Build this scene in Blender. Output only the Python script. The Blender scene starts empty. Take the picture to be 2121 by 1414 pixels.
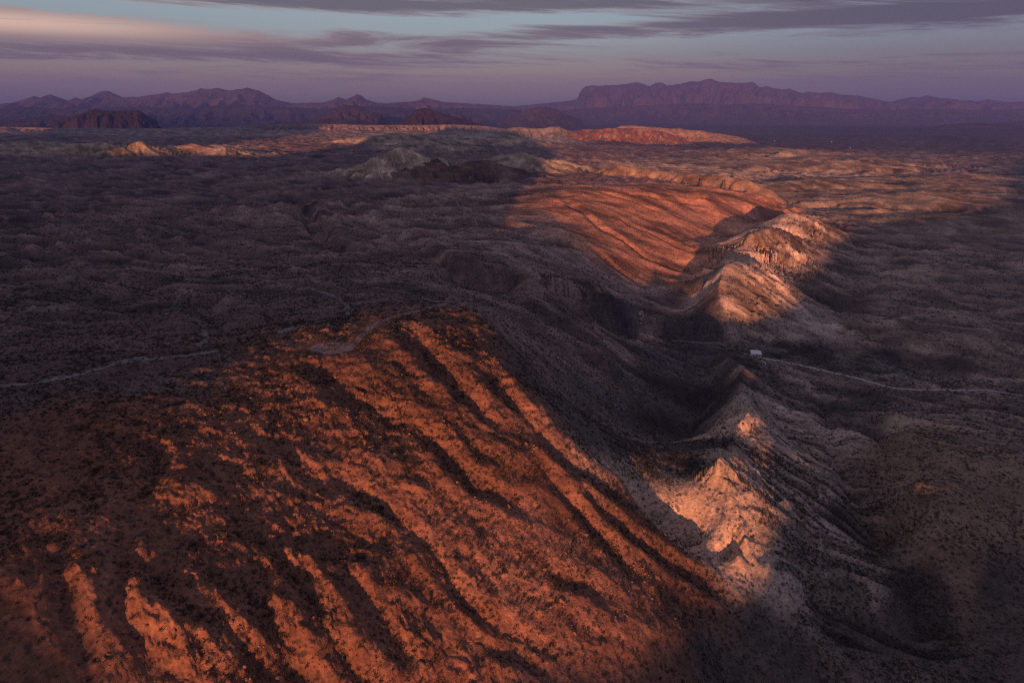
import bpy, bmesh, math, random, time
import numpy as np

T0 = time.time()
random.seed(7)
RNG = np.random.default_rng(11)
R = math.radians

# ------------------------------------------------------------------ camera, sky, sun, exposure
Z0 = 350.0                       # camera altitude above the creek bed, metres
PITCH = R(19.2)
FPX = 1415.0                     # focal length in photo pixels (2121 wide)
SUN_EL = R(5.5)
SUN_AZ = R(9.0)                  # the light travels forward and a little to the right

scene = bpy.context.scene
cam_data = bpy.data.cameras.new('camera')
cam = bpy.data.objects.new('camera', cam_data)
scene.collection.objects.link(cam)
cam.location = (0, 0, Z0)
cam.rotation_euler = (R(90) - PITCH, 0, 0)
cam_data.sensor_width = 36.0
cam_data.lens = 36.0 * FPX / 2121.0
cam_data.clip_start = 1.0
cam_data.clip_end = 200000.0
scene.camera = cam

world = bpy.data.worlds.new('World')
scene.world = world
world.use_nodes = True


def build_world():
    nt = world.node_tree
    for n in list(nt.nodes):
        nt.nodes.remove(n)
    N, L = nt.nodes.new, nt.links.new

    def math_(op, a=None, b=None, c=None, clamp=False):
        n = N('ShaderNodeMath'); n.operation = op; n.use_clamp = clamp
        for i, v in enumerate((a, b, c)):
            if v is None:
                continue
            if isinstance(v, (int, float)):
                n.inputs[i].default_value = v
            else:
                L(v, n.inputs[i])
        return n.outputs[0]

    def mix(f, a, b, blend='MIX'):
        n = N('ShaderNodeMix'); n.data_type = 'RGBA'; n.blend_type = blend
        for s, v in ((n.inputs['Factor'], f), (n.inputs['A'], a), (n.inputs['B'], b)):
            pass
        for idx, v in ((0, f), (6, a), (7, b)):
            if isinstance(v, (int, float)):
                n.inputs[idx].default_value = v
            elif isinstance(v, tuple):
                n.inputs[idx].default_value = (*v, 1.0)
            else:
                L(v, n.inputs[idx])
        return n.outputs[2]

    def smooth(x, lo, hi):
        n = N('ShaderNodeMapRange'); n.interpolation_type = 'SMOOTHSTEP'
        L(x, n.inputs[0])
        n.inputs[1].default_value = lo; n.inputs[2].default_value = hi
        n.inputs[3].default_value = 0.0; n.inputs[4].default_value = 1.0
        return n.outputs[0]

    out = N('ShaderNodeOutputWorld')
    bg = N('ShaderNodeBackground')
    sky = N('ShaderNodeTexSky'); sky.sky_type = 'NISHITA'
    sky.sun_disc = False
    sky.sun_elevation = SUN_EL
    sky.sun_rotation = math.pi + SUN_AZ
    sky.altitude = 900; sky.air_density = 1.0; sky.dust_density = 1.2; sky.ozone_density = 2.0
    tc = N('ShaderNodeTexCoord')
    sep = N('ShaderNodeSeparateXYZ'); L(tc.outputs['Generated'], sep.inputs[0])
    x, y, z = sep.outputs
    # anti-twilight arch: blue earth shadow, then rose, then pale blue, all round the horizon
    ramp = N('ShaderNodeValToRGB')
    cr = ramp.color_ramp
    stops = SKY_STOPS
    while len(cr.elements) < len(stops):
        cr.elements.new(0.5)
    for e, (p, c) in zip(cr.elements, stops):
        e.position = p; e.color = (*c, 1)
    zz = math_('MULTIPLY', z, 2.0)
    L(zz, ramp.inputs[0])
    # glow of the western sky round the sun
    skyc = mix(SKY_NISHITA, ramp.outputs[0], sky.outputs[0])
    # stratus streaks: long flat banks, drawn in compass bearing and height above the horizon
    az = math_('ARCTAN2', x, y)
    comb = N('ShaderNodeCombineXYZ')
    L(math_('MULTIPLY', az, 2.6), comb.inputs[0])
    L(math_('ADD', math_('MULTIPLY', z, 34.0), math_('MULTIPLY', az, 1.1)), comb.inputs[1])
    comb.inputs[2].default_value = CLOUD_SEED
    n1 = N('ShaderNodeTexNoise'); L(comb.outputs[0], n1.inputs['Vector'])
    n1.inputs['Scale'].default_value = 1.0; n1.inputs['Detail'].default_value = 10.0
    n1.inputs['Roughness'].default_value = 0.69; n1.inputs['Distortion'].default_value = 0.55

    def bank(az0, z0, wa, wz, tilt=0.0):
        da = math_('DIVIDE', math_('SUBTRACT', az, az0), wa)
        zt = math_('ADD', z0, math_('MULTIPLY', math_('SUBTRACT', az, az0), tilt))
        dz = math_('DIVIDE', math_('SUBTRACT', z, zt), wz)
        q = math_('ADD', math_('MULTIPLY', da, da), math_('MULTIPLY', dz, dz))
        return math_('POWER', 2.718, math_('MULTIPLY', q, -1.0))
    peach = bank(-0.60, 0.084, 0.24, 0.014, -0.012)
    n2 = N('ShaderNodeTexNoise'); L(comb.outputs[0], n2.inputs['Vector'])
    n2.inputs['Scale'].default_value = 3.3; n2.inputs['Detail'].default_value = 8.0; n2.inputs['Roughness'].default_value = 0.62
    n2.inputs['Distortion'].default_value = 0.4
    nz = math_('ADD', n1.outputs[0], math_('MULTIPLY', math_('SUBTRACT', n2.outputs[0], 0.5), 0.30))
    for args, amt in BANKS:
        nz = math_('ADD', nz, math_('MULTIPLY', bank(*args), amt))
    nz = math_('ADD', nz, math_('MULTIPLY', peach, 0.16))
    cover = smooth(nz, 0.42, 0.62)
    thick = smooth(nz, 0.50, 0.70)
    fade = smooth(z, 0.005, 0.05)
    # the sunset still reaches the clouds to the left of view
    left = smooth(math_('MULTIPLY', x, -1.0), 0.10, 0.58)
    ccol = mix(thick, CLOUD_THIN, CLOUD_THICK)
    warm = math_('MAXIMUM', math_('MULTIPLY', peach, smooth(n1.outputs[0], 0.30, 0.50)), math_('MULTIPLY', math_('MULTIPLY', left, 0.30), smooth(nz, 0.62, 0.45)))
    ccol = mix(math_('MULTIPLY', warm, CLOUD_WARM_AMT), ccol, CLOUD_WARM)
    # low clouds take the rose of the horizon
    low = smooth(z, 0.16, 0.02)
    ccol = mix(math_('MULTIPLY', low, 0.75), ccol, CLOUD_LOW)
    col = mix(math_('MULTIPLY', math_('MULTIPLY', cover, fade), 0.9), skyc, ccol)
    # the sky is deeper and bluer to the right (north), away from the last light
    east = smooth(x, 0.0, 0.55)
    col = mix(math_('MULTIPLY', east, 0.85), col, (0.63, 0.66, 0.80), 'MULTIPLY')
    L(col, bg.inputs[0])
    bg.inputs[1].default_value = SKY_STRENGTH
    L(bg.outputs[0], out.inputs[0])


SKY_STRENGTH = 0.095
SKY_NISHITA = 0.25
CLOUD_SEED = 2.4
SKY_STOPS = [(0.0, (0.62, 0.46, 0.82)), (0.03, (1.30, 0.68, 0.90)), (0.075, (1.85, 1.02, 1.02)),
             (0.12, (1.75, 1.28, 1.45)), (0.18, (2.05, 2.20, 2.40)), (0.26, (2.0, 2.45, 2.75)), (1.0, (1.05, 0.93, 1.42))]
# banks of cloud: (bearing, height, half widths, tilt), density
BANKS = [((-0.15, 0.121, 0.24, 0.008, 0.0), 0.22), ((0.34, 0.096, 0.30, 0.009, 0.008), 0.20), ((0.62, 0.098, 0.22, 0.010, 0.0), 0.14),
         ((-0.44, 0.058, 0.30, 0.010, 0.0), 0.17), ((-0.05, 0.080, 0.22, 0.007, 0.02), 0.15), ((-0.22, 0.099, 0.20, 0.009, 0.0), -0.26),
         ((0.42, 0.066, 0.28, 0.012, 0.0), -0.22), ((0.08, 0.105, 0.12, 0.006, 0.0), -0.14), ((-0.50, 0.107, 0.20, 0.006, 0.0), -0.2)]
CLOUD_THIN = (1.85, 1.55, 1.60)
CLOUD_THICK = (0.76, 0.72, 0.82)
CLOUD_WARM = (9.0, 6.0, 4.3)
CLOUD_WARM_AMT = 0.95
CLOUD_LOW = (1.10, 0.70, 0.95)
build_world()

sun_d = bpy.data.lights.new('sun', 'SUN')
sun = bpy.data.objects.new('sun', sun_d)
scene.collection.objects.link(sun)
sun_d.energy = 5.0
sun_d.angle = R(0.53)
sun_d.color = (1.0, 0.395, 0.185)
sun.rotation_euler = (R(90) - SUN_EL, 0, -SUN_AZ)
sun.location = (-200, -1000, 600)

scene.view_settings.view_transform = 'Standard'
scene.view_settings.look = 'None'
scene.view_settings.exposure = 0.75
scene.view_settings.gamma = 1.0
scene.view_settings.use_curve_mapping = False
DENOISE = False
scene.cycles.filter_width = 1.1
scene.cycles.sample_clamp_indirect = 2.0
scene.cycles.sample_clamp_direct = 6.0
scene.cycles.use_denoising = DENOISE
scene.cycles.denoiser = 'OPENIMAGEDENOISE'
scene.cycles.max_bounces = 4
scene.cycles.diffuse_bounces = 2
scene.cycles.volume_bounces = 0
scene.cycles.transparent_max_bounces = 8
scene.cycles.caustics_reflective = False
scene.cycles.caustics_refractive = False

# ------------------------------------------------------------------ helpers
SUN_T = math.tan(SUN_EL)
ca, sa = math.cos(SUN_AZ), math.sin(SUN_AZ)
cp, sp = math.cos(PITCH), math.sin(PITCH)


def at(u, v, z):
    """world x, y of the point that the photograph shows at (u, v) and that lies z above the camera"""
    a = (u - 1060.5) / FPX
    b = -(v - 707.0) / FPX
    dx, dy, dz = a, cp + sp * b, -sp + cp * b
    k = z / dz
    return dx * k, dy * k


def aty(u, v, y):
    a = (u - 1060.5) / FPX
    b = -(v - 707.0) / FPX
    dx, dy, dz = a, cp + sp * b, -sp + cp * b
    k = y / dy
    return dx * k, dz * k


def pix(x, y, z):
    d = y * cp - z * sp
    up = y * sp + z * cp
    d = np.maximum(d, 1e-3)
    return 1060.5 + FPX * x / d, 707.0 - FPX * up / d


def h2(ix, iy, seed):
    a = ix.astype(np.uint32) * np.uint32(374761393) + iy.astype(np.uint32) * np.uint32(668265263) + np.uint32((seed * 1274126177) & 0xffffffff)
    a = (a ^ (a >> np.uint32(13))) * np.uint32(1274126177)
    a = a ^ (a >> np.uint32(16))
    a = a * np.uint32(2246822519)
    return a ^ (a >> np.uint32(15))


_ang = np.arange(256) * (2 * np.pi / 256)
GX, GY = np.cos(_ang).astype(np.float32), np.sin(_ang).astype(np.float32)


def perlin(x, y, seed=0):
    x = np.asarray(x, np.float64); y = np.asarray(y, np.float64)
    fx0 = np.floor(x); fy0 = np.floor(y)
    ix = fx0.astype(np.int64); iy = fy0.astype(np.int64)
    fx = (x - fx0).astype(np.float32); fy = (y - fy0).astype(np.float32)
    ux = fx * fx * fx * (fx * (fx * 6 - 15) + 10)
    uy = fy * fy * fy * (fy * (fy * 6 - 15) + 10)

    def g(dx, dy):
        k = (h2(ix + dx, iy + dy, seed) & np.uint32(255)).astype(np.int32)
        return GX[k] * (fx - dx) + GY[k] * (fy - dy)
    a = g(0, 0); b = g(1, 0); c = g(0, 1); d = g(1, 1)
    ab = a + ux * (b - a); cd = c + ux * (d - c)
    return (ab + uy * (cd - ab)) * 1.5


def fbm(x, y, octv=4, seed=0, gain=0.5, lac=2.03):
    s = 0.0; a = 1.0
    for i in range(octv):
        s = s + a * perlin(x, y, seed + i * 17)
        x = x * lac + 13.7; y = y * lac - 7.3; a *= gain
    return s


def ridged(x, y, octv=4, seed=0, gain=0.5, lac=2.03):
    s = 0.0; a = 1.0; w = 1.0
    for i in range(octv):
        n = 1.0 - np.abs(perlin(x, y, seed + i * 31)) * 1.6
        n = np.clip(n, 0, 1) ** 2
        s = s + a * n * w
        w = np.clip(n * 1.4, 0, 1)
        x = x * lac + 5.1; y = y * lac - 9.2; a *= gain
    return s


def sstep(x, lo, hi):
    t = np.clip((x - lo) / (hi - lo), 0, 1)
    return t * t * (3 - 2 * t)


def poly_dist(px, py, pts):
    """distance, arc length, signed side (positive: right of travel) to a polyline"""
    best = np.full(px.shape, 1e9, np.float32); arc = np.zeros(px.shape, np.float32); side = np.zeros(px.shape, np.float32)
    s0 = 0.0
    for (x0, y0), (x1, y1) in zip(pts[:-1], pts[1:]):
        dx, dy = x1 - x0, y1 - y0
        ln = math.hypot(dx, dy)
        t = np.clip(((px - x0) * dx + (py - y0) * dy) / (ln * ln + 1e-9), 0, 1)
        ex, ey = px - (x0 + t * dx), py - (y0 + t * dy)
        d = np.hypot(ex, ey)
        m = d < best
        best[m] = d[m]; arc[m] = (s0 + t * ln)[m]
        side[m] = np.sign((px - x0) * dy - (py - y0) * dx)[m]
        s0 += ln
    return best, arc, side


COL = scene.collection


def link(o, parent=None):
    COL.objects.link(o)
    if parent:
        o.parent = parent
    return o


def tag(o, label=None, cat=None, group=None, kind=None):
    if label: o['label'] = label
    if cat: o['category'] = cat
    if group: o['group'] = group
    if kind: o['kind'] = kind
    return o


def mesh_np(name, verts, faces, mat=None, smooth=True, attrs=None):
    me = bpy.data.meshes.new(name)
    verts = np.asarray(verts, np.float32); faces = np.asarray(faces, np.int32)
    k = faces.shape[1]
    me.vertices.add(len(verts)); me.vertices.foreach_set('co', verts.ravel())
    me.loops.add(faces.size); me.loops.foreach_set('vertex_index', faces.ravel())
    me.polygons.add(len(faces))
    me.polygons.foreach_set('loop_start', np.arange(0, faces.size, k, dtype=np.int32))
    me.polygons.foreach_set('loop_total', np.full(len(faces), k, np.int32))
    me.update(calc_edges=True)
    if smooth:
        me.polygons.foreach_set('use_smooth', np.ones(len(faces), bool))
    for nm, val in (attrs or {}).items():
        if val.ndim == 2:
            a = me.attributes.new(nm, 'FLOAT_COLOR', 'POINT')
            a.data.foreach_set('color', np.hstack([val, np.ones((len(val), 1))]).astype(np.float32).ravel())
        else:
            a = me.attributes.new(nm, 'FLOAT', 'POINT')
            a.data.foreach_set('value', val.astype(np.float32))
    if mat:
        me.materials.append(mat)
    return me


def grid_faces(nr, nc, wrap=False):
    r = np.arange(nr - 1)[:, None]; c = np.arange(nc if wrap else nc - 1)[None, :]
    c1 = (c + 1) % nc
    a = r * nc + c; b = r * nc + c1; d = (r + 1) * nc + c1; e = (r + 1) * nc + c
    return np.stack([a, b, d, e], -1).reshape(-1, 4)


# ------------------------------------------------------------------ materials
def mat_simple(name, col, rough=0.85, noise=0.0, scale=1.0, metal=0.0):
    m = bpy.data.materials.new(name); m.use_nodes = True
    nt = m.node_tree; b = nt.nodes['Principled BSDF']
    b.inputs['Base Color'].default_value = (*col, 1)
    b.inputs['Roughness'].default_value = rough
    b.inputs['Metallic'].default_value = metal
    if noise:
        tc = nt.nodes.new('ShaderNodeTexCoord')
        n = nt.nodes.new('ShaderNodeTexNoise'); n.inputs['Scale'].default_value = scale
        n.inputs['Detail'].default_value = 6
        nt.links.new(tc.outputs['Object'], n.inputs['Vector'])
        r = nt.nodes.new('ShaderNodeValToRGB')
        r.color_ramp.elements[0].position = 0.3; r.color_ramp.elements[1].position = 0.7
        r.color_ramp.elements[0].color = (*[c * (1 - noise) for c in col], 1)
        r.color_ramp.elements[1].color = (*[min(1, c * (1 + noise)) for c in col], 1)
        nt.links.new(n.outputs[0], r.inputs[0]); nt.links.new(r.outputs[0], b.inputs['Base Color'])
    return m


def mat_ground(name, attr=True, col=None, stipple=True, s=1.0, bump=1.0, strata=0.0, stip_amt=0.75):
    """rock and soil: colour from the mesh, mottling, grain, scrub stipple and relief"""
    m = bpy.data.materials.new(name); m.use_nodes = True
    nt = m.node_tree; N = nt.nodes.new; L = nt.links.new
    b = nt.nodes['Principled BSDF']
    b.inputs['Roughness'].default_value = 0.95
    b.inputs['Specular IOR Level'].default_value = 0.1
    geo = N('ShaderNodeNewGeometry')
    if attr:
        at_ = N('ShaderNodeAttribute'); at_.attribute_name = 'ground_colour'
        base = at_.outputs['Color']
    else:
        rgb = N('ShaderNodeRGB'); rgb.outputs[0].default_value = (*col, 1)
        base = rgb.outputs[0]

    def noise(scale, detail=5, rough=0.6, dist=0.0, stretch=None):
        n = N('ShaderNodeTexNoise')
        n.inputs['Scale'].default_value = scale; n.inputs['Detail'].default_value = detail
        n.inputs['Roughness'].default_value = rough; n.inputs['Distortion'].default_value = dist
        if stretch:
            mp = N('ShaderNodeMapping'); mp.inputs['Scale'].default_value = stretch
            L(geo.outputs['Position'], mp.inputs[0]); L(mp.outputs[0], n.inputs['Vector'])
        else:
            L(geo.outputs['Position'], n.inputs['Vector'])
        return n.outputs[0]

    def rng(x, a, b_, c, d, smooth=False):
        n = N('ShaderNodeMapRange'); L(x, n.inputs[0])
        if smooth: n.interpolation_type = 'SMOOTHSTEP'
        for i, v in enumerate((a, b_, c, d)):
            n.inputs[i + 1].default_value = v
        return n.outputs[0]

    def mul(a, b_, blend='MULTIPLY', f=1.0):
        n = N('ShaderNodeMix'); n.data_type = 'RGBA'; n.blend_type = blend
        if isinstance(f, (int, float)):
            n.inputs[0].default_value = f
        else:
            L(f, n.inputs[0])
        L(a, n.inputs[6])
        if isinstance(b_, tuple):
            n.inputs[7].default_value = (*b_, 1)
        else:
            L(b_, n.inputs[7])
        return n.outputs[2]

    n_big = noise(0.012 * s, 6, 0.62)
    n_mid = noise(0.09 * s, 6, 0.65)
    n_fin = noise(0.55 * s, 5, 0.7)
    c = mul(base, rng(n_big, 0.3, 0.7, 0.72, 1.28))
    c = mul(c, rng(n_mid, 0.3, 0.7, 0.70, 1.30))
    c = mul(c, rng(n_fin, 0.3, 0.7, 0.62, 1.38))
    if strata:
        n_s = noise(1.0, 4, 0.6, 0.3, (0.004, 0.004, 0.35 * s))
        c = mul(c, rng(n_s, 0.35, 0.65, 1 - strata, 1 + strata))
    if stipple:
        vo = N('ShaderNodeTexVoronoi'); vo.inputs['Scale'].default_value = 0.24 * s
        vo.inputs['Randomness'].default_value = 1.0
        L(geo.outputs['Position'], vo.inputs['Vector'])
        d = rng(vo.outputs['Distance'], 0.18, 0.42, 1.0, 0.0, True)
        lim = rng(n_mid, 0.40, 0.56, 0.15, 1.0)
        n_ = N('ShaderNodeMath'); n_.operation = 'MULTIPLY'; L(d, n_.inputs[0]); L(lim, n_.inputs[1])
        n2_ = N('ShaderNodeMath'); n2_.operation = 'MULTIPLY'; L(n_.outputs[0], n2_.inputs[0]); n2_.inputs[1].default_value = stip_amt
        c = mul(c, (0.045, 0.042, 0.035), 'MIX', n2_.outputs[0])
    L(c, b.inputs['Base Color'])
    add = N('ShaderNodeMath'); add.operation = 'ADD'
    L(rng(n_mid, 0, 1, 0, 3.0 / s), add.inputs[0]); L(rng(n_fin, 0, 1, 0, 0.75 / s), add.inputs[1])
    bp = N('ShaderNodeBump'); bp.inputs['Strength'].default_value = 0.8 * bump
    bp.inputs['Distance'].default_value = 1.0
    L(add.outputs[0], bp.inputs['Height']); L(bp.outputs[0], b.inputs['Normal'])
    return m


M_TERRAIN = mat_ground('desert_ground', strata=0.10)
M_FAR = mat_ground('mountain_rock', attr=True, stipple=False, s=0.06, bump=0.6)

# ------------------------------------------------------------------ the lie of the land
# surveyed heights: (u, v) where the photograph shows the point, z relative to the camera
SURVEY = """
0,1414,-160 300,1414,-169 600,1414,-190 900,1414,-207 1200,1414,-226 1500,1414,-268 1800,1414,-282 2121,1414,-282
0,1200,-144 0,1000,-140 0,860,-139 0,800,-142 0,755,-149
250,1200,-154 250,1000,-146 250,850,-142 250,775,-145 470,900,-149 470,1100,-160 470,1300,-168 470,800,-147
700,900,-160 700,1100,-174 700,1300,-182 700,800,-151 850,1000,-172 850,1200,-187 850,850,-160
1000,900,-171 1000,1100,-189 1000,1250,-200 1200,1100,-206 1200,1250,-213 1100,1000,-187 1100,1170,-200
1350,1200,-230 1350,1100,-226 1400,1300,-236 1480,1230,-250 1400,1200,-238
470,728,-147 560,715,-147 640,710,-147 700,725,-147 760,700,-147 850,650,-149
920,652,-151 990,678,-154 1040,760,-163 1080,820,-168 1130,880,-178 1200,940,-193 1240,965,-202 1280,990,-213 1350,985,-231 1400,982,-236 1440,968,-235
1290,1012,-229 1350,1075,-246 1430,1130,-260 1510,1200,-268
1340,1025,-232 1400,1050,-240 1440,1020,-234 1460,1080,-244
1470,957,-232 1490,946,-230 1505,945,-234 1520,940,-236 1540,950,-237
1512,908,-250 1530,876,-252 1548,853,-250 1570,863,-257 1588,900,-253
1527,830,-300 1535,800,-305 1532,775,-303 1545,770,-299 1520,750,-312 1505,732,-318
1450,925,-328 1440,900,-334 1475,905,-330 1420,945,-322 1495,890,-332 1482,862,-342 1485,800,-340 1470,760,-338
1500,1000,-230 1500,1080,-238 1530,1150,-246 1560,1200,-256 1560,1000,-232 1580,1080,-242 1585,1180,-251 1490,1120,-245
1600,900,-270 1650,900,-289 1700,900,-299 1750,1000,-271 1650,1000,-264 1600,1000,-256 1650,1100,-263 1700,1100,-267
1800,1150,-277 1650,1200,-261 1750,1200,-270 1850,1200,-281 1650,800,-330 1600,760,-328 1600,800,-318 1600,850,-299
1566,735,-331 1530,728,-328 1620,745,-333
1700,760,-336 1710,850,-328 1740,950,-295 1770,1050,-292 1830,1130,-293 1900,1200,-284 1700,1260,-280 1600,1280,-266
1850,860,-300 1875,900,-278 1830,830,-328 1810,900,-316 1900,1000,-252 1920,1100,-266 1990,1000,-253 2100,900,-302 2121,1100,-277 2121,1300,-282 1900,1320,-296 1750,1320,-282
1640,752,-334 1700,768,-336 1780,783,-337 1850,805,-338 1950,808,-339 2050,808,-340 2121,820,-339
1390,704,-331 1450,711,-334 1500,712,-336 1600,724,-338 1700,745,-340 1850,748,-343 1950,752,-345 2050,770,-347 2121,790,-349
1520,702,-331 1600,714,-334 1690,710,-334 1760,690,-334
1497,562,-262 1503,548,-256 1520,541,-255 1545,542,-262 1577,549,-271 1607,566,-283 1491,585,-270 1490,620,-285 1495,660,-305 1505,695,-326
1560,620,-290 1600,650,-306 1660,620,-309 1550,680,-317 1680,660,-323 1640,700,-329
1425,585,-319 1440,640,-325 1465,690,-331 1450,560,-321 1490,520,-322 1530,490,-322 1570,455,-321 1600,425,-319 1650,430,-327 1700,430,-332
1556,479,-253 1575,474,-250 1601,472,-252 1633,481,-263 1620,520,-285 1660,550,-305 1700,560,-316 1600,557,-303 1640,590,-309 1540,525,-292 1570,505,-276
1622,443,-256 1635,443,-251 1649,442,-250 1683,449,-258 1717,464,-276 1747,481,-296 1680,480,-284 1720,510,-309 1650,470,-270 1645,488,-287 1780,500,-325
1800,540,-333 1800,600,-334 1800,700,-336 1950,600,-338 1950,500,-335 1950,700,-327 2100,500,-338 2100,600,-340 2100,700,-338
1870,530,-322 1850,590,-324 1800,650,-326 1850,668,-324 1950,690,-323 2060,690,-328 2000,640,-342 1760,600,-331 1740,640,-333
1800,450,-334 1900,400,-336 2100,400,-338 1700,380,-338 1700,350,-338 2100,350,-340 1700,320,-340 2100,320,-342 1600,300,-345 2100,300,-345 1500,290,-348 1800,280,-352 2100,280,-356 2100,262,-375 1700,262,-375
1160,395,-217 1250,390,-216 1350,393,-226 1450,397,-240 1580,405,-270 1200,380,-236 1400,384,-256 1550,393,-292
1200,440,-237 1190,480,-248 1300,450,-254 1300,500,-273 1400,450,-269 1400,520,-297 1500,420,-270 1500,450,-288 1560,430,-288 1450,500,-300 1330,560,-301 1400,580,-313 1250,520,-265
1000,395,-246 960,410,-248 900,450,-245 1000,450,-242 1050,500,-232 950,500,-234 1100,450,-243 1100,500,-242 1150,530,-252 
930,528,-222 960,545,-222 1000,548,-222 1050,549,-223 1100,570,-229 960,583,-247 990,598,-252 1040,598,-255 1090,592,-258 930,562,-226 900,545,-223 960,604,-227 1000,620,-234
1110,612,-267 1200,650,-291 1300,680,-322 1130,570,-236 1180,588,-250 1250,600,-274 1300,620,-304 1350,650,-320 1180,612,-265 1250,628,-288 1300,646,-309
1250,570,-279 1350,600,-316
920,638,-152 1000,652,-156 1010,642,-178 1100,700,-246 1100,780,-226 1200,700,-268 1200,800,-273 1200,880,-262 1300,750,-306 1300,850,-314 1300,930,-278 1400,800,-326 1400,880,-335 1400,940,-320 1380,742,-324 1250,712,-275 1310,728,-303 1356,745,-315 1150,700,-255
0,700,-176 0,600,-226 0,500,-245 0,400,-250 250,700,-168 250,600,-219 250,500,-242 250,400,-250 500,680,-166 500,600,-215 500,500,-240 500,400,-250
700,650,-174 700,600,-208 700,550,-222 700,500,-233 700,400,-245 800,600,-204 850,560,-216 850,450,-238 430,650,-207
0,350,-255 300,350,-252 600,350,-255 0,310,-250 300,318,-252 600,310,-258 900,350,-258 900,310,-262 1100,350,-268 1100,310,-285 1350,350,-300 1450,330,-330
0,280,-240 250,281,-240 500,280,-245 900,280,-250 0,274,-236 250,275,-236 420,276,-236 560,271,-232 700,271,-232 900,270,-232 1000,271,-240 1150,280,-290
0,264,-206 250,266,-211 420,265,-210 560,258,-190 700,258,-190 900,260,-200 1000,262,-213
-350,1414,-156 -350,1000,-139 -350,700,-200 -350,500,-240 -350,350,-250 -350,270,-235 2500,1414,-282 2500,1000,-276 2500,800,-350 2500,600,-342 2500,400,-340 2500,300,-345
300,1750,-194 900,1750,-224 1300,1750,-250 1900,1750,-288 -200,1800,-202
"""
pts = []
for tok in SURVEY.split():
    u, v, z = map(float, tok.split(','))
    x, y = at(u, v, z)
    pts.append((x, y, z))
# far basin beyond the bluff and the ground off to the sides and behind
for az_ in range(-60, 61, 10):
    for r_, z_ in ((8200, -395), (11000, -420), (16000, -445), (24000, -470), (33000, -490)):
        pts.append((r_ * math.sin(R(az_)), r_ * math.cos(R(az_)), z_ if az_ < 12 else z_ - 5))
for az_ in (-75, -95, -120, 70, 95, 120):
    for r_ in (150, 500, 1500, 5000):
        zz_ = (-215 if abs(az_) < 90 else -290) - 30 * math.log10(r_ / 150) if az_ < 0 else -350
        pts.append((r_ * math.sin(R(az_)), r_ * math.cos(R(az_)), zz_))
pts = np.array(pts)


def warp(x, y):
    r = np.maximum(np.hypot(x, y), 90.0)
    return np.arctan2(x, y), np.log(r)


def rbf_solve(pts):
    a, b = warp(pts[:, 0], pts[:, 1])
    P = np.stack([a, b], 1)
    n = len(P)
    D = np.sqrt(((P[:, None] - P[None]) ** 2).sum(-1) + 1.5e-5)
    A = np.zeros((n + 3, n + 3)); A[:n, :n] = D - np.eye(n) * 0.0004
    A[:n, n] = 1; A[:n, n + 1:] = P; A[n, :n] = 1; A[n + 1:, :n] = P.T
    w = np.linalg.solve(A, np.concatenate([pts[:, 2], np.zeros(3)]))
    return P, w


RP, RW = rbf_solve(pts)


def base_h(x, y):
    sh = x.shape
    a, b = warp(x.ravel(), y.ravel())
    out = np.empty(a.shape)
    P32 = RP.astype(np.float32); W32 = RW[:-3].astype(np.float32)
    p2 = (P32 ** 2).sum(1)
    for i in range(0, len(a), 60000):
        q = np.stack([a[i:i + 60000], b[i:i + 60000]], 1).astype(np.float32)
        D = q @ (-2 * P32.T); D += p2; D += (q ** 2).sum(1)[:, None]
        np.maximum(D, 0, out=D); D += np.float32(1.5e-5); np.sqrt(D, out=D)
        out[i:i + 60000] = D @ W32
    out += RW[-3] + RW[-2] * a + RW[-1] * b
    # behind the camera the land evens out
    r = np.hypot(x.ravel(), y.ravel())
    back = sstep(np.abs(a), R(80), R(120)) * sstep(r, 60, 400)
    lft = np.where(x.ravel() < 0, -215.0, -335.0)
    mixx = sstep(x.ravel(), -700, 500)
    flat = -320 * (1 - mixx) - 360 * mixx
    out = out * (1 - back) + flat * back
    return out.reshape(sh)


def line(spec, z=None):
    """polyline from 'u,v u,v' picked on the ground (heights found from the surveyed surface)"""
    res = []
    for tok in spec.split():
        u, v = map(float, tok.split(',')[:2])
        res.append(on_ground(u, v)[:2])
    return res


def on_ground(u, v, fn=None):
    fn = fn or base_h
    a = (u - 1060.5) / FPX; b = -(v - 707.0) / FPX
    d = np.array([a, cp + sp * b, -sp + cp * b])
    ks = np.exp(np.linspace(math.log(120), math.log(30000), 700))
    P = d[None] * ks[:, None]
    h = fn(P[:, 0], P[:, 1])
    i = int(np.argmax(P[:, 2] < h))
    k0, k1 = ks[max(i - 1, 0)], ks[i]
    ks = np.linspace(k0, k1, 24); P = d[None] * ks[:, None]
    h = fn(P[:, 0], P[:, 1])
    j = int(np.argmax(P[:, 2] < h))
    return P[j, 0], P[j, 1], h[j]


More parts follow.
